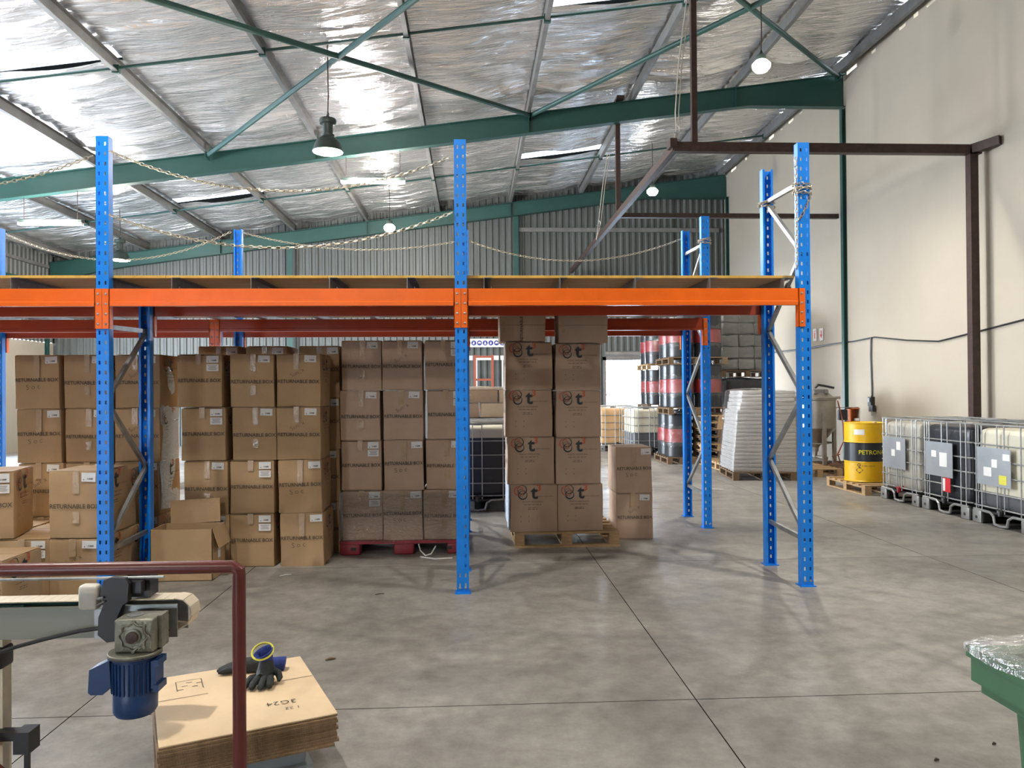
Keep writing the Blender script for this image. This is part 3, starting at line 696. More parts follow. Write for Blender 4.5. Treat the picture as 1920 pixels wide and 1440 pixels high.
def tapem(v):
    x = -.02+.01*(v % 4)
    if v % 4 == 0: segs = [(.70, 1.0)]
    elif v % 4 == 1: segs = [(.80, 1.0)]
    elif v % 4 == 2: segs = [(.55, .99)]
    else: segs = [(.22, .40), (.66, .99)]
    return [MB().box((x, -CDp/2-e+.001, (a+b)/2*CHt), (.05, .0016, (b-a)*CHt)) for a, b in segs]
PROTO = []
for v in range(4):
    for cm in (K['card'], K['card2']):
        t = make_carton(v, cm); PROTO.append(t)
        for sg in (-1, 1): MB().box((0, sg*(CDp/4), CHt-.0045), (CWd-.016, CDp/2-.010, .004)).build('top_flap', cm, t)
        pr_front(v).build('print', EM[0], t); pr_side('+x', t)
        lab(v, v == 1).build('label', [K['white'], K['ink'], K['inkgrey']], t)
        for q in tapem(v): q.build('tape', K['tape'], t)
        if v == 2: MB().mesh(text('S o c', .062, -.0009), face_T((-.03, -CDp/2-e, CHt*.40), '-y', R(6))).build('pen_scribble', K['inkgrey'], t)
        if v == 0: MB().mesh(text('Sun: x', .055, -.0009), face_T((-.01, -CDp/2-e, CHt*.64), '-y', R(28))).build('pen_scribble', K['inkgrey'], t)
USED = set()
def carton(v, cm, loc, rz, label, group, scale=None, side=None, nolabel=False, notape=False):
    p = PROTO[(v % 4)*2+cm]
    if p.name not in USED: USED.add(p.name); c = p; c.location = loc; c.rotation_euler = (0, 0, rz); c['label'] = label; c['group'] = group
    else: c = copy_tree(p0[p.name], loc, rz, label, group)
    if scale: c.scale = scale
    return c
# keep pristine child lists for copying
p0 = {p.name: p for p in PROTO}
lv = ['bottom', 'second from the bottom', 'third from the bottom', 'top']
def stack(Y, lefts, w, h, z0, name, group, v0, cm, d=None, rz0=0):
    for k, xl in enumerate(lefts[::-1]):
        z = z0+k*h; a = atY(xl, 735, Y); X = a.x+w/2
        sc = (w/CWd, 1, h/CHt) if not rz0 else (1, w/CDp, h/CHt)
        Yc = Y+(CDp/2 if not rz0 else CWd/2)
        jit = random.uniform(-1.2, 1.2)
        carton(v0+k*3+(k*k % 2), cm, (X, Yc+random.uniform(0, .012), z), rz0+R(jit), '%s carton of %s' % (lv[k], name), group, sc)
G1 = 'brown cartons in the loose left stacks'
for nme, L, v in (('the leftmost brown column', (28, 31, 35, 38), 0), ('the second brown column from the left', (120, 121, 123, 125), 1), ('the third brown column, partly behind the blue frame', (216, 214, 214, 214), 2),
                  ('the fourth brown column, behind the open carton', (331, 340, 344, 347), 3), ('the fifth brown column from the left', (431, 434, 431, 430), 5), ('the sixth brown column, next to the dark gap', (519, 518, 520, 524), 6)):
    stack(6.93, L, .385, .4725, 0, nme, G1, v, 0)
for nme, L, v in (('the row hidden behind the fifth column', (462, 462, 462, 462), 2), ('the row hidden behind the sixth column', (561, 561, 561, 561), 4), ('the row behind the fourth column', (372, 372, 372, 372), 4)):
    stack(7.47, L, .385, .498, 0, nme, 'cartons in the second row of the left stacks', v, 0)
G2 = 'cartons on the red pallet'
for nme, L, v in (('the left column on the red pallet', (640, 637, 639, 640), 1), ('the centre column on the red pallet', (716, 718, 719, 716), 2), ('the right column on the red pallet', (797, 801, 797, 793), 7)):
    stack(7.37, L, .378, .476, .131, nme, G2, v, 1)
G3 = 'cartons with ring logo on the wooden pallet'
stack(7.60, (948, 947, 950, 955), .465, .470, .146, 'the left logo column on the wooden pallet', G3, 0, 1, rz0=R(-90))
stack(7.60, (1041, 1041, 1041, 1045), .455, .466, .146, 'the right logo column on the wooden pallet', G3, 3, 1, rz0=R(-90))
stack(8.02, (952, 952, 952, 954), .465, .470, .146, 'the hidden rear row behind the left logo column', G3, 2, 1, rz0=R(-90))
def flatbox(name, xl, xr, Y, z, h, label, vert):
    a, b = atY(xl, 735, Y), atY(xr, 735, Y); w = b.x-a.x; t = thing('carton', label, 'carton', ((a.x+b.x)/2, Y+.2, z), 0, 'part-height cartons topping the logo columns')
    MB().softbox(w, .38, h, r=.006, n=5, amp=.012, seed=31+xl, freq=3).build('box_body', K['card2'], t)
    MB().box((0, -.19-.005, h*.55), (w-.01, .003, .003)).build('flap_seam', K['cardd'], t)
    MB().box((-w*.42, -.19-.006, h*.6), (.03, .002, .06)).box((-w*.40, -.19-.0055, h*.38), (.025, .002, .04)).build('tape', K['tape'], t)
    if vert: MB().mesh(text('RETURNABLE', .041, .0006), face_T((-.01, -.198, h*.42), '-y', R(90))).build('print', K['inkgrey'], t)
flatbox('t', 938, 1024, 7.58, 2.030, .295, 'flattened carton with upright lettering on top of the left logo column', True)
flatbox('t', 1048, 1141, 7.54, 2.014, .31, 'plain sagging carton on top of the right logo column', False)
G4 = 'pair of cartons right of the wooden pallet'
a = atY(1151, 735, 7.89)
carton(0, 1, (1.475+.19, 7.9+CDp/2, 0), 0, 'lower of the two brown cartons standing right of the wooden pallet', G4)
carton(2, 1, (1.470+.19, 7.9+CDp/2, .476), R(.5), 'upper of the two brown cartons standing right of the wooden pallet', G4)
G5 = 'cartons piled under the left bay'
carton(3, 0, (-3.013, 5.99+CDp/2, .452), R(-.5), 'bright carton with ring logo side, on top right behind the left front upright', G5, (1, 1, 1.08))
carton(1, 0, (-3.72, 6.20, .452), R(13), 'carton at the left edge on top of the pile, its flap half open', G5, (1, 1, 1.08))
carton(0, 0, (-3.013, 6.225, 0), 0, 'lower carton with white sticker directly behind the left front upright', G5, (1, 1, .945))
carton(2, 0, (-3.30, 5.25+CDp/2, 0), 0, 'front carton of the pile with worn ring logo on its side', G5, (1, 1, .945))
carton(1, 0, (-3.41, 6.225+.02, 0), 0, 'lower carton under the half open one, left of the stickered carton', G5, (1, 1, .945))
carton(2, 0, (-3.81, 6.225, 0), 0, 'lower carton at the very left of the pile', G5, (1, 1, .945))
carton(3, 0, (-3.02, 6.70, 0), 0, 'rear lower carton in the pile beside the blue brace', G5, (1, .95, .945))
carton(0, 0, (-3.03, 6.68, .452), 0, 'rear upper carton in the pile beside the blue brace', G5, (1, .93, 1.0))
carton(2, 0, (-3.43, 6.70, 0), 0, 'rear lower carton left of the brace side one', G5, (1, .95, .945))
carton(3, 0, (-3.84, 6.70, 0), 0, 'rear lower carton at the left edge', G5, (1, .95, .945))
# empty open carton
t = thing('open_carton', 'empty plain carton with one raised flap beside the blue frame', 'carton', (-2.42, 6.60, 0), 0)
w, d, h = .50, .33, .425; th = .005; t.location = (-2.40, 6.60+.02, 0)
MB().bb((-w/2, -d/2, 0), (w/2, -d/2+th, h)).bb((-w/2, d/2-th, 0), (w/2, d/2, h)).bb((-w/2, -d/2, 0), (-w/2+th, d/2, h)).bb((w/2-th, -d/2, 0), (w/2, d/2, h)).bb((-w/2, -d/2, 0), (w/2, d/2, th)).build('box_body', K['card'], t)
m = MB().bar((0, d/2-th/2, h), (-.01, d/2+.02, h+.20), .42, .005, up=(0, 1, 0)); m.build('raised_flap', K['card'], t)
MB().bar((0, d/2+.02, h+.13), (0, d/2+.023, h+.196), .003, .007, up=(0, 1, 0)).build('flap_slit', K['cardd'], t)
MB().bar((w/2-.003, 0, h), (w/2+.05, 0, h-.16), .30, .005, up=(1, 0, 0)).build('side_flap', K['card'], t)
MB().box((w/2+.002, .0, .2), (.002, .06, .08)).build('label', K['white'], t)

# ------------------------------------------------------------------ pallets
_pm = {}
def pallet(loc, w=1.0, d=1.2, rz=0, label='', mt='wood', group=None, hh=.144, name='wooden_pallet'):
    t = thing(name, label, 'pallet', loc, rz, group)   # deck boards run along x
    def piece(nm, size, p):
        k = (nm, tuple(round(s_, 3) for s_ in size), mt)
        if k not in _pm:
            o = MB().box((0, 0, 0), size).build(nm, K[mt], t, p); _pm[k] = o.data
        else: link(nm, _pm[k], t, p)
    n = 7; bwid = .1 if d > .9 else .09
    for i in range(n):
        y = -d/2+bwid/2+(d-bwid)*i/(n-1); piece('deck_board', (w, bwid, .020), (0, y, hh-.010))
    for x in (-w/2+.05, 0, w/2-.05):
        piece('stringer', (.098, d, .020), (x, 0, hh-.030)); piece('bottom_board', (.098, d, .019), (x, 0, .0095))
        for y in (-d/2+.05, 0, d/2-.05): piece('block', (.098, .098, hh-.0595), (x, y, .019+(hh-.0595)/2))
    return t
pl_ = pallet((.92, 8.18, 0), 1.04, 1.2, 0, 'pale wooden pallet under the two logo columns')
# bottom front rail on this pallet
MB().box((0, -.6+.0, .0095), (1.04, .09, .0185)).build('bottom_board', K['wood'], pl_)
t = thing('plastic_pallet', 'dark red plastic pallet under the film wrapped cartons', 'pallet', (-.665, 7.83, 0))
MB().bb((-.6, -.5, .105), (.6, .5, .130)).build('deck', K['woodblue'], t)
for x in (-.505, 0, .505):
    for y in (-.42, 0, .42): MB().softbox(.19, .15, .106, r=.015, n=1).build('foot', K['woodblue'], t, (x, y, 0))
MB().box((-.47, -.497, .06), (.05, .004, .03)).box((.43, -.497, .06), (.05, .004, .03)).build('slot', K['ink'], t)
# film round the lower cartons on the red pallet
def filmwrap(w, d, z0, z1, c, mt, label, amp=.012, seed=1, n=(14, 8, 12), rz=0, name='stretch_film', fn=None, r=.03, top=True, parent=None):
    m = MB(); H = z1-z0
    m.softbox(w, d, H, r=r, n=n, amp=amp, seed=seed, freq=5, fn=fn)
    if not top:   # sleeve: drop the top and bottom faces
        kf = [i for i, f in enumerate(m.f) if not (all(m.v[j][2] > H-r*.6-amp for j in f) or all(m.v[j][2] < r*.6+amp for j in f))]
        m.f = [m.f[i] for i in kf]; m.m = [m.m[i] for i in kf]; m.sm = [m.sm[i] for i in kf]
    if parent: return m.build(name, mt, parent, (c[0], c[1], z0), (0, 0, rz), sharp=180)
    o = m.build(name, mt, None, (c[0], c[1], z0), (0, 0, rz), sharp=180); tag(o, label, 'film'); return o
filmwrap(1.215, .56, .10, .60, (-.665, 7.61, 0), K['film'], 'clear stretch film round the bottom cartons on the red pallet', amp=.008, seed=4, top=False)
filmwrap(.02, .42, .5, 1.86, (-2.772, 7.17, 0), K['film3'], 'grey plastic film hanging down the side of the third carton column', amp=.02, seed=9, n=(1, 8, 18), r=.008)
filmwrap(.014, .80, .16, 1.98, (.352, 8.02, 0), K['film3'], 'white film down the left side of the logo cartons', amp=.01, seed=12, n=(1, 8, 18), r=.006)
m = MB()
m.tube([(-.52, 7.30, .10), (-.50, 7.22, .06), (-.45, 7.18, .02), (-.40, 7.2, .03), (-.36, 7.26, .09)], .006, 5); m.tube([(-.5, 7.2, .006), (-.36, 7.1, .006), (-.2, 7.12, .006)], .006, 5)
tag(m.build('plastic_strap', K['white']), 'loose white strap lying before the red pallet', 'strap')

# ------------------------------------------------------------------ tank on cage (IBC)
def ibc(loc, rz, label, m_top, m_bot, level, w=1.0, d=1.15, plate=True, hh=1.13, group='caged liquid tanks', red=False, stickers=()):
    t = thing('caged_tank', label, 'tank', loc, rz, group)
    zt = hh-.05
    MB().softbox(w-.06, d-.06, zt-.16, r=.08, n=(6, 6, 12), amp=.008, seed=random.random()*9, mfn=lambda p: 0 if p.z > level else 1).build('bottle', [m_top, m_bot], t, (0, 0, .16))
    MB().lathe([(.08, 0), (.085, .03), (.07, .04), (0, .04)], 16).build('filler_cap', K['black'], t, (0, 0, zt))
    m = MB(); r = .0095
    def loop(z, rr=r):
        m.tube([(-w/2+.03, -d/2, z), (w/2-.03, -d/2, z), (w/2, -d/2+.03, z), (w/2, d/2-.03, z), (w/2-.03, d/2, z), (-w/2+.03, d/2, z), (-w/2, d/2-.03, z), (-w/2, -d/2+.03, z)], rr, 6, closed=True)
    for z in (.20, .36, .55, .72, .90): loop(z)
    loop(hh-.01, .013)
    for x in (-.43, -.33, -.06, .06, .33, .43):
        for y in (-d/2-.006, d/2+.006): m.tube([(x*w, y, .16), (x*w, y, hh-.01)], .008, 6)
    for y in (-.44, -.2, 0, .2, .44):
        for x in (-w/2-.006, w/2+.006): m.tube([(x, y*d, .16), (x, y*d, hh-.01)], .008, 6)
    m.build('cage', K['cage'], t)
    MB().tube([(-w/2, -.18*d, hh), (w/2, -.10*d, hh)], .011, 6).tube([(-w/2, .18*d, hh), (w/2, .10*d, hh)], .011, 6).build('top_bar', K['cage'], t)
    m = MB()
    for x in (-1, 1):
        for y in (-1, 1): m.softbox(.16, .16, .135, r=.02, n=1, c=(x*(w/2-.08), y*(d/2-.08), 0))
    for x in (-w/2+.05, 0, w/2-.05): m.bb((x-.04, -d/2+.02, 0), (x+.04, d/2-.02, .02))
    m.bb((-w/2+.16, d/2-.12, 0), (w/2-.16, d/2-.02, .12)); m.bb((-w/2, -d/2, .135), (w/2, d/2, .155))
    m.build('base', K['black'], t)
    m = MB()
    m.tube([(-w/2+.02, -d/2-.005, .15), (-.18, -d/2-.005, .145), (-.12, -d/2-.01, .11), (-.10, -d/2-.01, .03), (0, -d/2-.01, .015), (.10, -d/2-.01, .03), (.12, -d/2-.01, .11), (.18, -d/2-.005, .145), (w/2-.02, -d/2-.005, .15)], .016, 7)
    m.build('front_skid', K['cage'], t)
    for x in (-1, 1): MB().softbox(.15, .03, .14, r=.01, n=1).lathe([(.018, 0), (.018, .002), (0, .002)], 10, T=face_T((0, -.017, .06), '-y'), mi=1).build('corner_foot', [K['cage'], K['ink']], t, (x*(w/2-.08), -d/2-.006, .002))
    m = MB(); m.tube([(0, -d/2+.05, .19), (0, -d/2-.02, .17)], .035, 10); m.tube([(0, -d/2-.02, .20), (.0, -d/2-.022, .13)], .02, 8); m.box((.02, -d/2-.04, .20), (.09, .012, .02)); m.build('valve', K['black'] if not red else K['drumr'], t)
    if plate:
        c = MB().box((-.10*w, -d/2-.022, .66), (.58*w, .004, .42)).build('label_plate', K['plate'], t)
        for (x, z, ww, hh_, mm) in stickers: 
            s_ = MB().box((x*w, -d/2-.0255, z), (ww, .002, hh_)).build('sticker', K[mm], c)
    return t
IB = 5.74+1.15/2
ibc((IB, 10.10, 0), R(-90), 'empty stained white caged tank beside the yellow drum', K['hdpe'], K['hdpe'], 2, .93, red=True, stickers=((.02, .76, .10, .11, 'white'), (-.12, .66, .09, .09, 'white')))
ibc((IB+.02, 9.13, 0), R(-90), 'black filled caged tank, middle of the three along the wall', K['dark'], K['dark'], 2, .95, stickers=((-.20, .72, .10, .08, 'white'), (.0, .66, .15, .17, 'white')))
ibc((IB+.02, 8.13, 0), R(-90), 'cream caged tank with dark liquid in its lowest part, at the right edge', K['hdpec'], K['greyliq'], .22, .95, stickers=((-.2, .60, .13, .10, 'white'), (-.08, .70, .09, .09, 'white'), (.12, .78, .11, .07, 'white'), (.06, .53, .12, .10, 'gyel')))
ibc((.05, 9.86+.575, 0), 0, 'dark filled caged tank seen between the middle upright and the logo cartons', K['hdpec'], K['dark'], .76, 1.0, plate=False)
ibc((3.62+.47, 17.45+.575, 0), 0, 'cream and grey caged tank in front of the open door', K['hdpec'], K['greyliq'], .42, .94, plate=False)
ibc((3.62, 19.75, 0), 0, 'tan filled caged tank behind the cream and grey one by the door', K['tan'], K['tan'], 2, .94, plate=False)
ibc((-5.6, 13.0, 0), R(5), 'dark caged tank far back at the left behind the carton columns', K['dark'], K['dark'], 2, 1.0, plate=False)
MB().box((0, 0, 0), (.11, .004, .16)).build  # noqa
t = thing('hazard_sticker', 'red and white sticker on the black caged tank', 'sticker', (IB+.02-1.15/2-.03, 9.06, .36))
MB().box((0, 0, 0), (.004, .15, .17)).build('backing', K['sred'], t); MB().box((-.003, .045, 0), (.002, .045, .15)).build('panel', K['white'], t)
# brown wrapped goods behind the dark tank
b1 = ibc((.1, 12.0, 0), 0, 'caged tank carrying the brown wrapped cartons, behind the dark one', K['hdpe'], K['dark'], .6, 1.0, plate=False)
t = thing('wrapped_load', 'film wrapped brown cartons with a plywood top, stacked on a caged tank', 'pallet load', (.1, 12.0, 1.14))
for i, (x, z, w_, h_) in enumerate(((-.3, .0, .56, .22), (.3, .0, .56, .22), (-.15, .22, .85, .2), (.42, .22, .25, .2))): MB().softbox(w_, 1.0, h_-.006, r=.01, n=3, amp=.012, seed=i).build('wrapped_carton', K['card3' if i % 2 else 'card'], t, (x, 0, z))
MB().bb((-.62, -.52, .425), (.62, .52, .445)).build('plywood_sheet', K['card3'], t)
filmwrap(1.27, 1.08, .01, .46, (0, 0, 0), K['film2'], '', amp=.02, seed=5, parent=t)
# pale wrapped things far left
t = thing('wrapped_load', 'low film wrapped brown boxes at the far left edge', 'pallet load', (-6.2, 9.9, 0))
for i in range(4): MB().softbox(.5, .45, .28, r=.01, n=3, amp=.012, seed=i+20).build('wrapped_carton', K['card'], t, (.26*(-1)**i, -.1, .29*(i//2)))
pallet((-8.9, 17.5, 0), label='wooden pallet standing far back at the left')

# ------------------------------------------------------------------ drums
def drum_profile(r=.285, h=.87):
    return [(r-.015, 0), (r, .004), (r, .012), (r-.008, .02), (r-.008, h*.325), (r+.004, h*.335), (r-.008, h*.345), (r-.008, h*.655), (r+.004, h*.665), (r-.008, h*.675), (r-.008, h-.02), (r, h-.012), (r, h-.002), (r-.012, h), (r-.018, h-.012), (0, h-.012)]
def make_drum(label, loc):
    t = thing('steel_drum', label, 'drum', loc, 0, 'black and red drums')
    P = drum_profile(); MB().lathe(P, 20, mis=[1 if 6 <= i <= 7 else 0 for i in range(len(P)-1)]).build('drum_shell', [K['drumk'], K['drumr']], t)
    MB().lathe([(.03, 0), (.03, .012), (0, .012)], 10).build('bung', K['galv'], t, (.17, 0, .858))
    MB().softbox(.582, .582, .866, r=.27, n=(3, 3, 10), amp=.002, seed=3, freq=7).build('film_wrap', K['film2'], t, (0, 0, .002), sharp=180); return t
first = None
def drum_tier(X0, Y0, z, nxx, nyy, label):
    global first
    for i in range(nxx):
        for j in range(nyy):
            lb = 'black and red drum, %s %s on %s' % (('left', 'right')[i] if nxx > 1 else 'single file', ('front', 'rear')[j], label)
            loc = (X0+.3+.59*i, Y0+.3+.59*j, z)
            if first is None: first = make_drum(lb, loc)
            else: copy_tree(first, loc, 0, lb)
    if False: filmwrap(.61*nxx, .61*nyy if nyy > 1 else .61, z+.005, z+.88, (X0+.005+.295*nxx, Y0+.005+.295*nyy, 0), K['film2'], 'stretch film round the drums of '+label, amp=.008, seed=z*3+X0, n=(6, 6, 8), r=.20)
# right pile
for k in range(7): pallet((4.62+.4, 15.35+.6, .1445*k), .8, 1.2, R(random.uniform(-1.5, 1.5)), 'wooden pallet, %s of the pile under the drums' % ('bottom second third fourth fifth sixth topmost'.split()[k]), 'woodd' if k in (1, 3, 4) else 'wood', 'pile of wooden pallets')
drum_tier(3.98, 15.6, .146, 1, 2, 'floor level by the pallet pile')
pallet((4.28, 16.2, 0), .6, 1.2, 0, 'small pallet under the lowest drums by the pallet pile', 'woodd')
pallet((4.6, 16.0, 1.025), 1.22, 1.0, 0, 'dark pallet between the pallet pile and the second drum level', 'woodd')
drum_tier(4.0, 15.5, 1.172, 2, 2, 'middle level of right pile')
pallet((4.6, 16.05, 2.055), 1.22, 1.15, 0, 'pallet under the topmost drums of the right pile', 'woodd')
drum_tier(4.0, 15.5, 2.202, 2, 2, 'top level of right pile')
pallet((5.05, 14.6, 0), .8, 1.1, 0, 'pallet on the floor before the pallet pile', 'wood')
for k in range(3):
    pallet((4.95, 19.6, 1.02*k), 1.2, 1.2, 0, 'pallet of the %s level of the far drum pile' % ('lowest', 'middle', 'top')[k], 'wood' if k == 2 else 'woodd', 'pallets of the far drum pile')
    drum_tier(4.36, 19.0, .146+1.02*k, 2, 2, '%s level of far pile by door' % ('lowest', 'middle', 'top')[k])
# tall grey load
pallet((6.05, 17.1, 0), 1.1, 1.2, 0, 'pallet under the dark wrapped load by the wall', 'woodd')
def lump(w, d, h, seed, amp=.04, fr=2.2, taper=.06, n=(12, 10, 16), fn2=None, r=.06):
    def fn(p):
        k = 1-taper*p.z/h; p.x *= k; p.y *= k
        return fn2(p) if fn2 else p
    return MB().softbox(w, d, h, r=r, n=n, amp=amp, seed=seed, freq=fr, fn=fn)
t = thing('wrapped_load', 'dark film wrapped load near the wall, below the silvery one', 'pallet load', (6.05, 17.1, .146)); lump(1.1, 1.15, 1.63, 3, .04).build('wrapped_goods', K['darkw'], t)
pallet((6.0, 17.1, 1.80), 1.15, 1.2, 0, 'dark pallet halfway up the tall wrapped pile', 'woodd')
t = thing('wrapped_load', 'tall silvery film wrapped cartons on top of the dark load', 'pallet load', (6.0, 17.1, 1.945))
for k in range(5):
    for i in range(3): MB().softbox(.36, 1.08, .255, r=.03, n=4, amp=.03, seed=k*3+i, freq=5).build('wrapped_carton', K['greyw'], t, (-.36+.36*i+random.uniform(-.02, .02), 0, .262*k))
filmwrap(1.18, 1.16, .015, 1.325, (0, 0, 0), K['film2'], '', parent=t, amp=.04, seed=8, n=(12, 10, 16), r=.05)
# white wrapped load
pallet((4.95, 13.25, 0), 1.05, 1.2, R(-7), 'pallet under the white wrapped load in mid hall', 'woodd')
t = thing('wrapped_load', 'white film wrapped stack of flat sheets leaning on its pallet', 'pallet load', (4.95, 13.25, .146), R(-7))
for k in range(21):
    s_ = 1-.006*k; dx = .003*k+(.03 if k > 15 else 0)+random.uniform(-.006, .006)
    MB().softbox(1.04*s_-(.05 if k > 17 else 0), 1.15*s_, .064, r=.006, n=(8, 6, 1), amp=.010, seed=k+40, freq=4).build('sheet_bundle', K['cream'], t, (dx, 0, .065*k))
def wf(p):
    p.x *= 1-.10*p.z/1.42; p.x += .05*p.z; 
    if p.z > 1.2: p.z -= .12*max(0, p.x)+.1*max(0, -p.x-.2)
    return p
filmwrap(1.09, 1.19, .004, 1.40, (0, 0, 0), K['film2'], '', amp=.02, seed=18, n=(14, 12, 18), r=.05, fn=wf, parent=t)

# ------------------------------------------------------------------ hopper tank, yellow drum, wall fittings
HX, HY = 6.38, 14.05
for k, (x, y) in enumerate(((6.0, 13.75), (6.85, 13.75))): pallet((x, y, 0), .8, 1.4, 0, 'low wooden pallet under the hopper tank, %s one' % ('left', 'right')[k], 'wood' if k == 0 else 'woodd')
t = thing('hopper_tank', 'stainless steel mixing tank with conical bottom and hinged lid', 'tank', (HX, HY, .146))
r = .36
MB().lathe([(.05, .22), (.055, .30), (r, .66), (r, 1.17), (r+.012, 1.18), (r+.012, 1.2), (r, 1.205)], 32).build('vessel', K['steel'], t)
MB().lathe([(r+.02, 1.205), (r+.02, 1.225), (.30, 1.25), (.20, 1.34), (.1, 1.37), (0, 1.375)], 28).build('lid', K['steel'], t)
MB().box((0, -.16, 1.33), (.26, .14, .09)).box((-.10, -.24, 1.33), (.06, .03, .06)).box((.10, -.24, 1.33), (.06, .03, .06)).build('lid_motor', K['galvd'], t)
MB().tube([(-.05, -.1, 1.40), (0, -.12, 1.46), (.12, -.12, 1.44), (.30, -.12, 1.40)], .022, 8).build('lid_handle', K['black'], t)
MB().bb((-r-.08, -.05, 1.19), (r+.10, .05, 1.24)).build('lid_bracket', K['steel'], t)
for a in (-90, 0, 90, 180):
    x, y = r*math.cos(R(a)), r*math.sin(R(a)); MB().bb((x*.98-.03, y*.98-.03, 0), (x*.98+.03, y*.98+.03, .95)).build('leg', K['steel'], t)
MB().tube([(r*math.cos(R(a)), r*math.sin(R(a)), .38) for a in (-90, 0, 90, 180)], .015, 6, closed=True).tube([(0, 0, .24), (0, 0, .12), (.12, -.2, .10)], .035, 10).build('brace', K['steel'], t)
tag(MB().tube([(HX+.3, 13.7, .17), (HX+.2, 13.6, .35), (HX+.32, 13.6, .60), (HX+.45, 13.9, .9), (HX+.5, 14.2, 1.3)], .012, 6).tube([(HX+.0, 13.55, .16), (HX+.14, 13.5, .2), (HX+.05, 13.5, .32), (HX+.2, 13.52, .35)], .010, 6).build('hose', K['redbrown']), 'thin red hose hanging beside the hopper tank', 'hose')
t = thing('switch_box', 'small orange electrical box open at the front on the green column', 'switch box', atY(1602, 778, 14.9))
m = MB()
for (a, b) in (((-.13, -.09, -.14), (.13, .09, -.12)), ((-.13, -.09, .12), (.13, .09, .14)), ((-.13, -.09, -.14), (-.11, .09, .14)), ((.11, -.09, -.14), (.13, .09, .14)), ((-.13, .07, -.14), (.13, .09, .14))): m.bb(a, b)
m.build('housing', K['orbox'], t); MB().bb((-.32, -.02, -.10), (-.15, .05, .11)).build('side_box', K['black'], t); MB().bb((-.40, -.05, .14), (.14, .08, .155)).build('shelf_plate', K['steel'], t)
MB().box((.02, -.05, -.09), (.07, .06, .05)).build('fuse', K['white'], t); MB().bb((-.04, .09, -.05), (.04, .28, .05)).build('bracket', K['steel'], t)
MB().tube([(.16, 0, .1), (.2, -.02, .0), (.19, 0, -.08)], .015, 6).build('handle', K['galv'], t)
# yellow drum
pallet((6.02, 11.35, 0), .85, 1.2, 0, 'wooden pallet under the yellow drum')
t = thing('oil_drum', 'yellow oil drum with wide black band and lettering, next to the white tank', 'drum', (5.91, 11.36, .146))
P = drum_profile(.29, .88); MB().lathe(P, 40, mis=[1 if 6 <= i <= 7 else 0 for i in range(len(P)-1)]).build('drum_shell', [K['yellow'], K['drumk']], t)
def onc(me, r, ang, z, mi=0, mb=None):
    mb = mb or MB(); vs = []
    for v in me.vertices:
        a = ang+v.co.x/r; vs.append((r*math.sin(a), -r*math.cos(a), z+v.co.y))
    mb.add(vs, [tuple(p.vertices) for p in me.polygons], mi); return mb
va = -math.atan2(5.91, 11.36)
onc(text('PETRONAS', .088, .0015), .2835, va+.48, .44).build('lettering', K['yink'], t)
mm = MB()
for i in range(6): 
    for (x0, x1) in ((-.075, .075),):
        pass
N = 8
def patch(mb, r, a0, w, z0, z1, mi=0, N=8):
    vs = []
    for i in range(N+1):
        a = a0-w/2/r+w/r*i/N; vs += [(r*math.sin(a), -r*math.cos(a), z0), (r*math.sin(a), -r*math.cos(a), z1)]
    mb.add(vs, [(2*i, 2*i+2, 2*i+3, 2*i+1) for i in range(N)], mi); return mb
patch(MB(), .2835, va-.25, .15, .70, .78).build('label', K['white'], t)
mm = patch(MB(), .2835, va+.0, .0, .2, .2)
mm = MB(); onc(text('◆', .11), .2835, va-.25, .17, 0, mm); onc(text('LUBRICANTS', .032), .2835, va+.2, .24, 0, mm); onc(text('O', .06, .003), .2835, va-.27, .25, 0, mm)
mm.build('lower_print', K['inkgrey'], t)
MB().lathe([(.03, 0), (.03, .012), (0, .012)], 10).build('bung', K['galv'], t, (.17, 0, .87))
# cables on the wall
pts = [atX(x, y, XW-.02) for x, y in ((1380, 672), (1440, 662), (1490, 656), (1560, 645), (1600, 640), (1640, 632), (1700, 638), (1760, 640), (1840, 620), (1925, 598), (2050, 570))]
tag(MB().tube(pts, .014, 6).build('wall_cable', K['black']), 'black cable sagging along the cream right wall', 'cable')
t = thing('hanging_connector', 'black cable with a grey plug hanging down the right wall', 'cable', atX(1633, 632, XW-.03))
z = t.location.z; MB().tube([(0, 0, 0), (0, .02, -.35), (0, -.02, -1.1), (0, 0, z*0-1.15)], .018, 6).build('cable', K['black'], t)
MB().bb((-.05, -.06, -1.32), (.03, .05, -1.14)).bb((-.06, -.14, -1.42), (0, .0, -1.30)).build('plug', K['black'], t); MB().bb((-.05, -.03, -1.24), (-.06, .04, -1.16)).build('plug_face', K['galv'], t)
MB().tube([(0, -.0, -1.3), (0, 0, -1.5)], .012, 6).build('loose_wire', K['rope'], t)
# fire signs
for (x, y, nme, lb) in ((1528, 628, 'extinguisher', 'white sign with a red fire extinguisher, left of the arrow sign'), (1540, 627, 'arrow', 'white sign with a red arrow pointing down on the right wall')):
    p = atX(x, y, XW-.012); t = thing('wall_sign', lb, 'sign', p, 0)
    MB().box((0, 0, 0), (.008, .17, .27)).build('sign_plate', K['white'], t); T = face_T((-.0055, 0, 0), '-x'); m = MB()
    if nme == 'arrow': m.add([(-.02, .09, 0), (-.02, -.0, 0), (-.055, -.0, 0), (0, -.09, 0), (.055, -.0, 0), (.02, -.0, 0), (.02, .09, 0)], [(0, 1, 2, 3, 4, 5, 6)], 0, False, T)
    else: rect(m, T, 0, -.02, .045, .13); rect(m, T, 0, .065, .02, .03); rect(m, T, .015, .085, .06, .012)
    m.build('symbol', K['sred'], t)
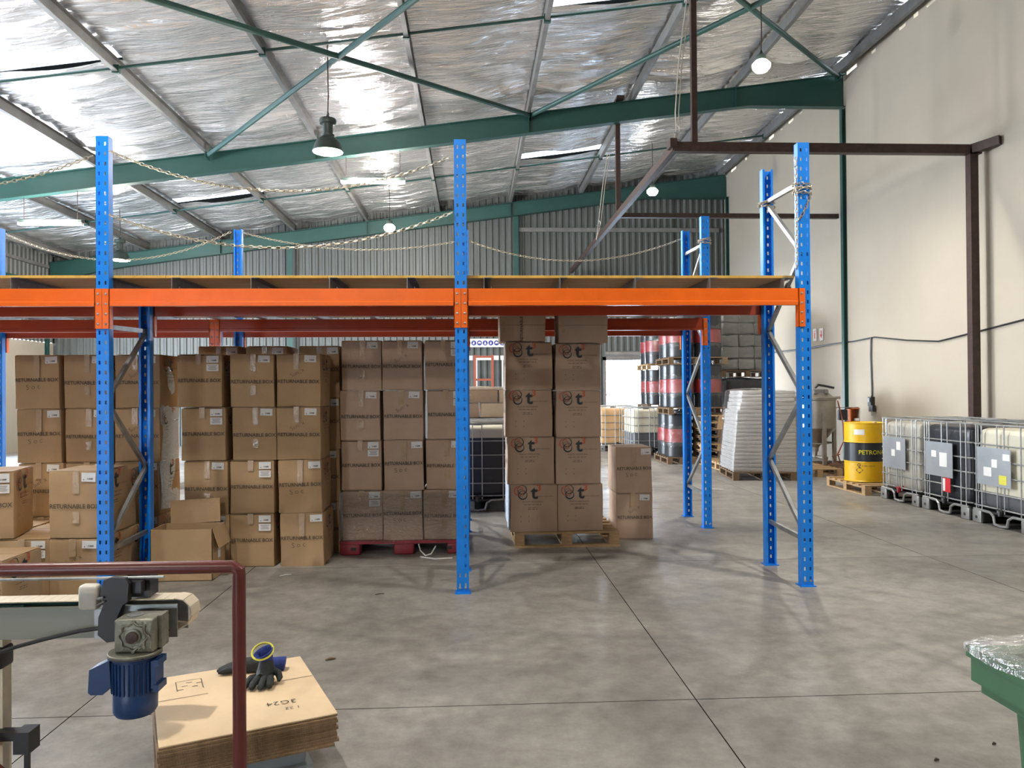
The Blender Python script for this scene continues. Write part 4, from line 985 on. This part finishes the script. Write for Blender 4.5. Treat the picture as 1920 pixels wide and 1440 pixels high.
# row of blue safety symbols on the back wall
a, b = atY(872, 643, YB-.08), atY(958, 643, YB-.08)
t = thing('safety_sign', 'long white board with a row of blue round safety symbols on the back wall', 'sign', (a+b)/2)
w = (b-a).length; MB().box((0, 0, 0), (w, .01, .25)).build('sign_board', K['white'], t)
n = 8
for i in range(n):
    T = face_T((-w/2+.09+i*(w-.18)/(n-1), -.006, 0), '-y'); m = MB(); m.add([(.075*math.cos(q), .075*math.sin(q), 0) for q in [2*math.pi*j/20 for j in range(20)]], [tuple(range(20))], 0, False, T)
    T2 = T @ Matrix.Translation((0, 0, .001))
    if i % 3 == 0: rect(m, T2, 0, .02, .04, .03, 1); rect(m, T2, 0, -.025, .06, .035, 1)
    elif i % 3 == 1: rect(m, T2, 0, .0, .035, .07, 1); rect(m, T2, -.02, -.02, .02, .04, 1)
    else: rect(m, T2, 0, .0, .09, .03, 1); rect(m, T2, 0, .028, .05, .02, 1)
    m.build('safety_symbol', [K['sblue'], K['white']], t)
# red oxide frame against the back wall
t = thing('steel_stand', 'red oxide ladder frame standing before the back wall', 'frame', (.35, 21.8, 0))
for x in (-.29, .21): MB().bb((x-.035, -.03, 0), (x+.035, .03, 2.55)).build('post', K['redbrown'], t)
for z in (1.85, 2.5, 1.0): MB().bb((-.255, -.02, z-.03), (.175, .02, z+.03)).build('rung', K['redbrown'], t)
t = thing('panel_rack', 'pale panels leaning before the back wall behind the red frame', 'panel', (.4, 22.2, 0))
for i in range(3): MB().bb((-1.1+.75*i, 0, 2.42), (-.4+.75*i, .04, 2.55)).bb((-1.06+.75*i, .0, 0), (-1.02+.75*i, .04, 2.42)).build('panel_top', K['white'], t)

# ------------------------------------------------------------------ brown crane frame
t = thing('runway_gantry', 'dark brown steel runway frame hung from the roof on the right', 'frame', (0, 0, 0))
zf = 5.06
MB().bb((2.93, 10.94, zf-.075), (7.52, 11.06, zf+.06)).build('front_beam', K['brown'], t)
MB().bb((2.98, 15.40, zf-.03), (XW-.09, 15.50, zf+.06)).build('rear_beam', K['brown'], t)
MB().bar((2.95, 10.95, zf), (2.92, 22.5, zf-.02), .09, .12).build('side_beam', K['brown'], t)
MB().bar((2.99, 10.95, zf+.09), (2.97, 22.5, zf+.07), .03, .03).build('side_rail', K['galv'], t)
MB().bb((7.34, 10.94, 0), (7.46, 11.06, zf)).build('post', K['brown'], t)
MB().bar((7.40, 11.0, zf), (XW-.02, 10.65, zf+.03), .12, .13).build('wall_arm', K['brown'], t)
MB().bb((3.20, 10.97, zf+.06), (3.28, 11.05, zfoil(3.2)-.2)).build('front_hanger', K['brown'], t)
MB().bb((2.93, 15.43, zf), (3.02, 15.52, zraf(3)+.02)).bb((2.90, 15.10, zraf(3)+.02), (3.05, 15.55, zraf(3)+.08)).build('rear_hanger', K['brown'], t)
MB().bb((2.86, 10.9, zf-.02), (2.96, 11.1, zf+.10)).build('corner_plate', K['brown'], t)
for (nm_, q, yy, lb) in (('a', ((1290, -20), (1272, 120), (1266, 212), (1268, 245), (1262, 268)), 11.2, 'thin rope with a block hanging to the corner of the brown frame'), ('b', ((1139, 288), (1131, 340), (1122, 420), (1118, 450)), 16.5, 'slack rope with a hook hanging before the back wall')):
    t = thing('lifting_rope', lb, 'rope', (0, 0, 0)); P = [atY(x, y, yy) for x, y in q]
    MB().tube(P, .010, 5).tube([p+Vector((.05, 0, 0)) for p in P[:-1]]+[P[-1]], .008, 5).build('rope', K['rope'], t)
    h_ = P[-2]; MB().tube([h_+Vector((0, 0, .1)), h_+Vector((.05, 0, .03)), h_+Vector((.03, 0, -.05)), h_+Vector((-.04, 0, -.03))], .012, 6).build('hook', K['galv'], t)

# ------------------------------------------------------------------ foreground: guard rail
t = thing('guard_rail', 'dark red painted tubular guard rail in the left foreground', 'railing', (-.855, 2.85, 0))
rr = .024; MB().tube([(-2.6, .0, .928), (-.02, 0, .915), (0, 0, .900), (0, 0, .88), (0.0, 0, .0)], rr, 16).build('rail_tube', K['red'], t)
MB().lathe([(.05, 0), (.05, .008), (0, .008)], 16).build('base_plate', K['red'], t)
MB().tube([(-2.6, 0, .93), (-2.6, 0, 0)], rr, 16).build('far_post', K['red'], t)

# ------------------------------------------------------------------ foreground: conveyor
CY = 3.17; t = thing('slat_conveyor', 'narrow slat chain conveyor with blue gear motor at its end', 'conveyor', (-1.20, CY, .695))
# side plates (x from -1.6 to 0)
for y in (0, .112): MB().bb((-1.9, y, -.125), (-.22, y+.004, -.004)).bb((-1.9, y-.004, -.010), (-.22, y+.008, .002)).build('side_plate', K['greyp'], t)
for y in (-.003, .115):
    MB().bb((-.32, y, -.128), (.005, y+.005, .0)).bb((-.32, y-.006, -.004), (.005, y+.006, .004)).build('end_plate', K['galv'], t)
MB().bb((-1.9, .004, -.125), (-.1, .112, -.118)).build('tray', K['greyp'], t)
MB().lathe([(.006, 0), (.006, .003), (0, .003)], 8, T=face_T((-.03, -.004, -.03), '-y')).lathe([(.006, 0), (.006, .003), (0, .003)], 8, T=face_T((-.03, -.004, -.10), '-y')).build('plate_bolt', K['ink'], t)
sl = None; pit = .0385
path = []; s0 = -1.88
rN = .062; cxn, czn = -.005, .022-rN
L1 = cxn-s0
k = 0
while True:
    s_ = k*pit; k += 1
    if s_ < L1: p = (s0+s_, .022); a = 0
    else:
        a = (s_-L1)/rN
        if a > R(190): break
        p = (cxn+rN*math.sin(a), czn+rN*math.cos(a))
    if sl is None:
        o = MB().bb((-pit/2+.0008, -.05, -.004), (pit/2-.0008, .05, 0)).build('slat', K['slat'], t); sl = o.data
    else: o = link('slat', sl, t)
    o.location = (p[0], .058, p[1]); o.rotation_euler = (0, a, 0)
MB().tube([(-1.9, .03, .008), (-1.4, .03, .004), (-.9, .035, .010), (-.35, .03, .008)], .008, 6).tube([(-1.9, .015, .002), (-1.2, .018, .008), (-.6, .012, .004)], .006, 6).build('chain_guide', K['green'], t)
MB().tube([(-1.9, -.02, .118), (-.04, -.02, .118)], .006, 8).build('guide_rod', K['galv'], t)
# guide bracket and white block
MB().prism([(-.275, .06), (-.262, .115), (-.235, .125), (-.18, .122), (-.165, .10), (-.17, .03), (-.19, .015), (-.21, -.03), (-.195, -.10), (-.21, -.125), (-.25, -.13), (-.285, -.10), (-.282, -.03), (-.262, .02)], -.05, -.012, 'y').build('guide_bracket', K['black'], t)
MB().bb((-.20, .02, .03), (-.11, .10, .135)).bb((-.18, -.02, .055), (-.13, .02, .10)).build('sensor_holder', K['black'], t)
MB().softbox(.075, .055, .10, r=.016, n=2).build('sensor_block', K['nylon'], t, (-.318, -.04, .0))
MB().tube([(-.282, -.06, .045), (-.26, -.055, .050)], .005, 6).tube([(-.285, -.06, .02), (-.255, -.06, .035)], .004, 6).build('clamp_screw', K['galv'], t)
g = MB().softbox(.148, .125, .128, r=.010, n=2).build('gearbox', K['gear'], t, (-.098, -.10, -.137)); g.scale = (1, 1, 1)
m = MB(); Tg = face_T((0, -.0655, .064), '-y') @ Matrix.Scale(.86, 4)
ring(m, Tg, 0, 0, .052, .008, 0, 0, 0, 16); m.lathe([(.034, 0), (.034, .006), (.026, .008), (.0, .008)], 20, T=Tg)
for a in range(8):
    c_, s_ = math.cos(a*math.pi/4), math.sin(a*math.pi/4); c2, s2 = math.cos((a+1)*math.pi/4), math.sin((a+1)*math.pi/4); rm = .050
    cm_, sm_ = math.cos((a+.5)*math.pi/4)*.052, math.sin((a+.5)*math.pi/4)*.052
    A, B, C_ = Tg @ Vector((c_*.066, s_*.066, .003)), Tg @ Vector((cm_, sm_, .003)), Tg @ Vector((c2*.066, s2*.066, .003))
    m.tube([A, B, C_], .0035, 5); m.lathe([(.008, 0), (.008, .006), (0, .006)], 8, T=Tg @ Matrix.Translation((c_*.066, s_*.066, 0)))
m.build('cover_flange', K['slat'] if False else K['gear'], g)
MB().lathe([(.022, 0), (.022, .010), (.006, .012), (0, .012)], 16, T=face_T((0, -.074, .064), '-y')).build('shaft', K['brown'], g)
MB().bb((.072, -.02, .005), (.088, .05, .13)).build('side_cover', K['gear'], g); MB().lathe([(.03, .126), (.03, .131), (.022, .131), (.022, .129), (0, .129)], 18, c=(-.02, 0, 0)).build('top_cover', K['galv'], g)
mo = MB().lathe([(.095, 0), (.097, -.006), (.097, -.014), (.080, -.02), (.078, -.15), (.081, -.155), (.080, -.222), (.070, -.238), (.02, -.242), (0, -.242)], 36).build('motor', [K['mblue']], t, (-.110, -.12, -.140))
MB().lathe([(.094, .003), (.097, 0), (.097, -.013), (.09, -.014)], 36).build('motor_flange', K['gear'], mo)
m = MB()
for a in range(0, 360, 12):
    c_, s_ = math.cos(R(a)), math.sin(R(a)); m.bar((c_*.081, s_*.081, -.03), (c_*.081, s_*.081, -.148), .004, .008, up=(c_, s_, 0))
m.build('cooling_fins', K['mblue'], mo)
MB().prism([(-.075, -.02), (-.15, -.055), (-.155, -.14), (-.145, -.15), (-.10, -.15), (-.07, -.12)], -.05, .03, 'y').build('terminal_box', K['mblue'], mo)
MB().bb((.075, -.04, -.135), (.095, .03, -.03)).bb((.085, -.045, -.05), (.105, .035, -.025)).bb((.085, -.045, -.145), (.105, .035, -.12)).build('motor_foot', K['mblue'], mo)
MB().tube([(-1.0, -.07, -.20), (-.8, -.05, -.185), (-.68, -.05, -.165), (-.60, -.045, -.14), (-.50, -.04, -.115), (-.36, -.04, -.085), (-.26, -.03, -.075)], .008, 8).build('power_cable', K['black'], t)
# support leg with black clamp and foot bracket
MB().bb((-.735, .02, -.695), (-.690, .08, -.12)).build('leg', K['slat'], t)
MB().softbox(.07, .09, .085, r=.012, n=1).build('leg_clamp', K['black'], t, (-.715, .04, -.245))
MB().bb((-.73, -.02, -.52), (-.58, .03, -.485)).bb((-.61, -.05, -.56), (-.55, .03, -.475)).bb((-.585, -.02, -.695), (-.57, .0, -.55)).build('foot_bracket', K['black'], t)
MB().tube([(-.72, -.10, -.53), (-.62, -.06, -.66)], .026, 12).build('diagonal_tube', K['redbrown'], t)
MB().tube([(-.76, -.16, -.50), (-.70, -.14, -.60)], .04, 12).build('clamp_knob', K['black'], t)

# ------------------------------------------------------------------ flattened cartons with gloves
ct = [atZ(298, 1272, .26), atZ(575, 1228, .26), atZ(620, 1342, .26), atZ(282, 1400, .26)]
cc = sum(ct, Vector())/4; ang = math.atan2((ct[1]-ct[0]).y, (ct[1]-ct[0]).x)
w = ((ct[1]-ct[0]).length+(ct[2]-ct[3]).length)/2; d = ((ct[0]-ct[3]).length+(ct[1]-ct[2]).length)/2
tb = thing('plastic_tub', 'grey plastic tub upside down under the flattened cartons', 'tub', (cc.x+.02, cc.y, 0), ang)
MB().softbox(.44, .42, .129, r=.03, n=3).build('tub_body', K['tubg'], tb)
MB().bb((-.24, -.23, .0), (.24, .23, .014)).build('tub_rim', K['tubg'], tb)
for k in range(11):
    o = thing('flat_carton', 'flattened unused carton, %s in the stack under the gloves' % ('lowest second third fourth fifth sixth seventh eighth ninth tenth topmost'.split()[k]), 'flat carton', (cc.x+random.uniform(-.008, .008)*(k < 10), cc.y+random.uniform(-.008, .008)*(k < 10), .130+.0118*k), ang+R(random.uniform(-.8, .8))*(k < 10), 'flattened cartons')
    def fn(p, k=k):
        q = abs(p.x)/(w/2); p.z += .0003*math.sin(p.x*9+k); return p
    for zz in (0, .0058):
        MB().softbox(w, d, .0052, r=.001, n=(10, 6, 1), fn=fn).build('card_sheet', K['card3'] if k == 10 and zz else K['cardm'], o, (0, 0, zz))
    m = MB()
    for i in range(70): m.bb((-w*.5+w*i/70+.002, -d/2-.0012, .0012), (-w*.5+w*i/70+.006, -d/2+.001, .0045))
    m.build('flute_edge', K['cardd'], o)
    if k == 10:
        Tt = Matrix.Translation((0, 0, .0125)); m = MB()
        m.mesh(text('3G24', .055, -.0005), Tt @ Matrix.Translation((w*.22, -d*.22, 0)) @ Matrix.Rotation(R(176), 4, 'Z')); m.mesh(text('1 22', .035, -.0004), Tt @ Matrix.Translation((w*.27, -d*.32, 0)) @ Matrix.Rotation(R(176), 4, 'Z'))
        rect(m, Tt, -w*.36, d*.30, .003, d*.16); rect(m, Tt, -w*.20, d*.30, .003, d*.16); rect(m, Tt, -w*.28, d*.38, w*.16, .002)
        for i in range(5): rect(m, Tt, -w*.34+(i % 2)*.05+.01*i, d*(.24+.025*i), .025, .004)
        m.build('handwriting', K['ink'], o)
        rectm = MB(); rect(rectm, Tt, -w*.34, d*.11, w*.32, .0035); rect(rectm, Tt, w*.36, d*.11, w*.27, .0035); rectm.build('flap_slit', K['cardd'], o)
TZ = .130+.0118*10+.0125
def glove(loc, rz, label, standing):
    t = thing('work_glove', label, 'glove', loc, rz, 'pair of work gloves')
    m = MB()
    if standing:
        m.tube([(0, 0, .10), (0, -.005, .07), (.0, -.01, .04), (.0, -.03, .028), (0, -.055, .024)], [.028, .034, .040, .038, .030], 14)
        for i, (x, l) in enumerate(((-.045, .055), (-.017, .065), (.015, .062), (.043, .045))):
            m.tube([(x*.7, -.035, .03), (x, -.06, .032), (x*1.15, -.06-l*.5, .024), (x*1.2, -.06-l*.85, .014), (x*1.2, -.06-l, .012)], [.016, .0165, .0155, .0135, .006], 10)
        m.tube([(.03, 0, .05), (.055, -.005, .04), (.068, -.02, .025), (.07, -.035, .016)], [.016, .016, .014, .007], 10)
        m.build('glove_hand', K['blackm'], t)
        m = MB().tube([(0, .0, .085), (-.003, .0, .105), (-.008, -.004, .122), (-.012, -.008, .134)], [.030, .031, .040, .047], 18, caps=False)
        s_ = m.build('cuff', K['glovb'], t); md = s_.modifiers.new('t', 'SOLIDIFY'); md.thickness = .003
        ring_ = [Vector((-.013, -.012, .136))+Vector((.047*math.cos(a), .036*math.sin(a), .026*math.sin(a))) for a in [2*math.pi*i/24 for i in range(24)]]
        MB().tube(ring_, .0045, 8, closed=True).build('cuff_rim', K['gyel'], t)
    else:
        m.tube([(-.10, .0, .02), (-.06, .0, .026), (-.01, .0, .026), (.02, .0, .022)], [.026, .036, .038, .030], 14)
        for i, (y, l) in enumerate(((-.032, .05), (-.011, .06), (.011, .058), (.03, .042))):
            m.tube([(-.095, y*.8, .020), (-.125, y, .022), (-.125-l*.6, y*1.1, .016), (-.125-l, y*1.1, .012)], [.015, .0145, .013, .006], 10)
        m.build('glove_hand', K['blackm'], t)
        MB().tube([(.01, 0, .024), (.06, 0, .026), (.10, .0, .024), (.115, 0, .022)], [.032, .030, .033, .034], 14).build('cuff', K['glovb'], t)
    return t
pg = atZ(500, 1277, TZ); glove((pg.x+.0, pg.y+.0, TZ), R(-8), 'standing black work glove with blue cuff and yellow rim', True)
pg2 = atZ(478, 1268, TZ); glove((pg2.x-.0, pg2.y+.075, TZ), R(6), 'lying black and blue work glove behind the standing one', False)

# ------------------------------------------------------------------ green wheelie bin with a plastic bag
BX, BY = .955, 1.44
t = thing('wheelie_bin', 'green wheelie bin with film over its rim at the lower right corner', 'bin', (BX+.29, BY-.36, 0))
w, d = .58, .72
def tp(p, w=w, d=d):
    k = .78+.14*p.z/.95; p.x *= k; p.y *= k; return p
m = MB().softbox(w, d, .96, r=.05, n=(3, 3, 8), fn=tp)
m.build('bin_body', K['binm'], t, (0.02, 0, .04))
m = MB()
o_, i_ = [(w/2, d/2), (-w/2, d/2), (-w/2, -d/2), (w/2, -d/2)], [(w/2-.05, d/2-.05), (-w/2+.05, d/2-.05), (-w/2+.05, -d/2+.05), (w/2-.05, -d/2+.05)]
for (za, zb, ww) in ((.985, 1.05, 0), (.965, .99, .012)):
    O = [(x-math.copysign(ww, x), y-math.copysign(ww, y)) for x, y in o_]
    for a in range(4):
        b = (a+1) % 4
        m.add([(*O[a], za), (*O[b], za), (*i_[b], za), (*i_[a], za), (*O[a], zb), (*O[b], zb), (*i_[b], zb), (*i_[a], zb)], CF)
m.bb((-w/2-.006, -d/2-.006, 1.03), (w/2+.006, -d/2+.01, 1.052)); m.bb((-w/2-.006, -d/2, 1.03), (-w/2+.01, d/2+.006, 1.052))
m.build('rim', K['binm'], t)
MB().softbox(w*.9, d*.9, .03, r=.014, n=3, fn=lambda p: (setattr(p, 'z', p.z-.05*max(0, 1-((p.x*3.2)**2+(p.y*2.6)**2))) or p)).build('lid', K['binm'], t, (.05, 0, 1.045))
MB().softbox(w*.62, d*.55, .02, r=.009, n=2).build('lid_panel', K['binm'], t, (.10, .04, 1.072))
for x in (-1, 1): MB().lathe([(.1, -.025), (.1, .025)], 20, T=Matrix.Translation((x*(w/2-.10), d/2-.08, .1)) @ Matrix.Rotation(R(90), 4, 'Y')).build('wheel', K['black'], t)
MB().tube([(-w/2+.08, d/2-.08, .1), (w/2-.08, d/2-.08, .1)], .012, 8).build('axle', K['galv'], t)
nx_, ny_ = 26, 40; vs = []; fs = []
for i in range(nx_):
    for j in range(ny_):
        u, v = i/(nx_-1), j/(ny_-1); x = -w/2-.012+u*.20; y = d/2+.0-v*(d); nn = noise.noise(Vector((x*14, y*9, 2)))+.5*noise.noise(Vector((x*30, y*24, 5)))
        z = 1.066+.012*nn
        if u < .18: z = 1.060-(.18-u)*.16*(.6+.6*noise.noise(Vector((y*7, 0, 3)))); x = -w/2-.014-.01*abs(nn)
        vs.append((x+.01*nn, y, z))
fs = [(i*ny_+j, (i+1)*ny_+j, (i+1)*ny_+j+1, i*ny_+j+1) for i in range(nx_-1) for j in range(ny_-1)]
tag(MB().add(vs, fs, 0, True).build('plastic_bag', K['bagf'], None, t.location, sharp=180), 'clear crumpled plastic bag draped over the green bin rim', 'bag')

# ------------------------------------------------------------------ small debris on the floor
def debris(px, py, L, a, mt, label, r=.008):
    p = atZ(px, py, .006); o = MB().tube([(-L/2, 0, 0), (0, .006, .002), (L/2, 0, 0)], [r*.7, r, r*.6], 7).build('floor_scrap', K[mt], None, (p.x, p.y, r), (0, 0, a)); tag(o, label, 'scrap')
debris(620, 1236, .06, R(25), 'cardd', 'short dark stick on the floor right of the flattened cartons', .007)
debris(712, 1113, .07, R(20), 'ink', 'thin dark splinter on the floor before the wrapped cartons', .003)
debris(535, 1078, .10, R(30), 'white', 'white paper shred on the floor before the sixth carton column', .004)
debris(1865, 1395, .015, 0, 'ink', 'black speck on the floor left of the green bin', .006)
debris(1757, 1425, .02, R(10), 'ink', 'black chip on the floor at the bottom right', .006)
debris(1345, 918, .20, R(-20), 'white', 'white paper shred on the floor before the rear right rack frame', .008)

# unused prototypes
for p in PROTO:
    if p.name not in USED:
        for c in [c for c in bpy.data.objects if c.parent == p]: bpy.data.objects.remove(c)
        bpy.data.objects.remove(p)
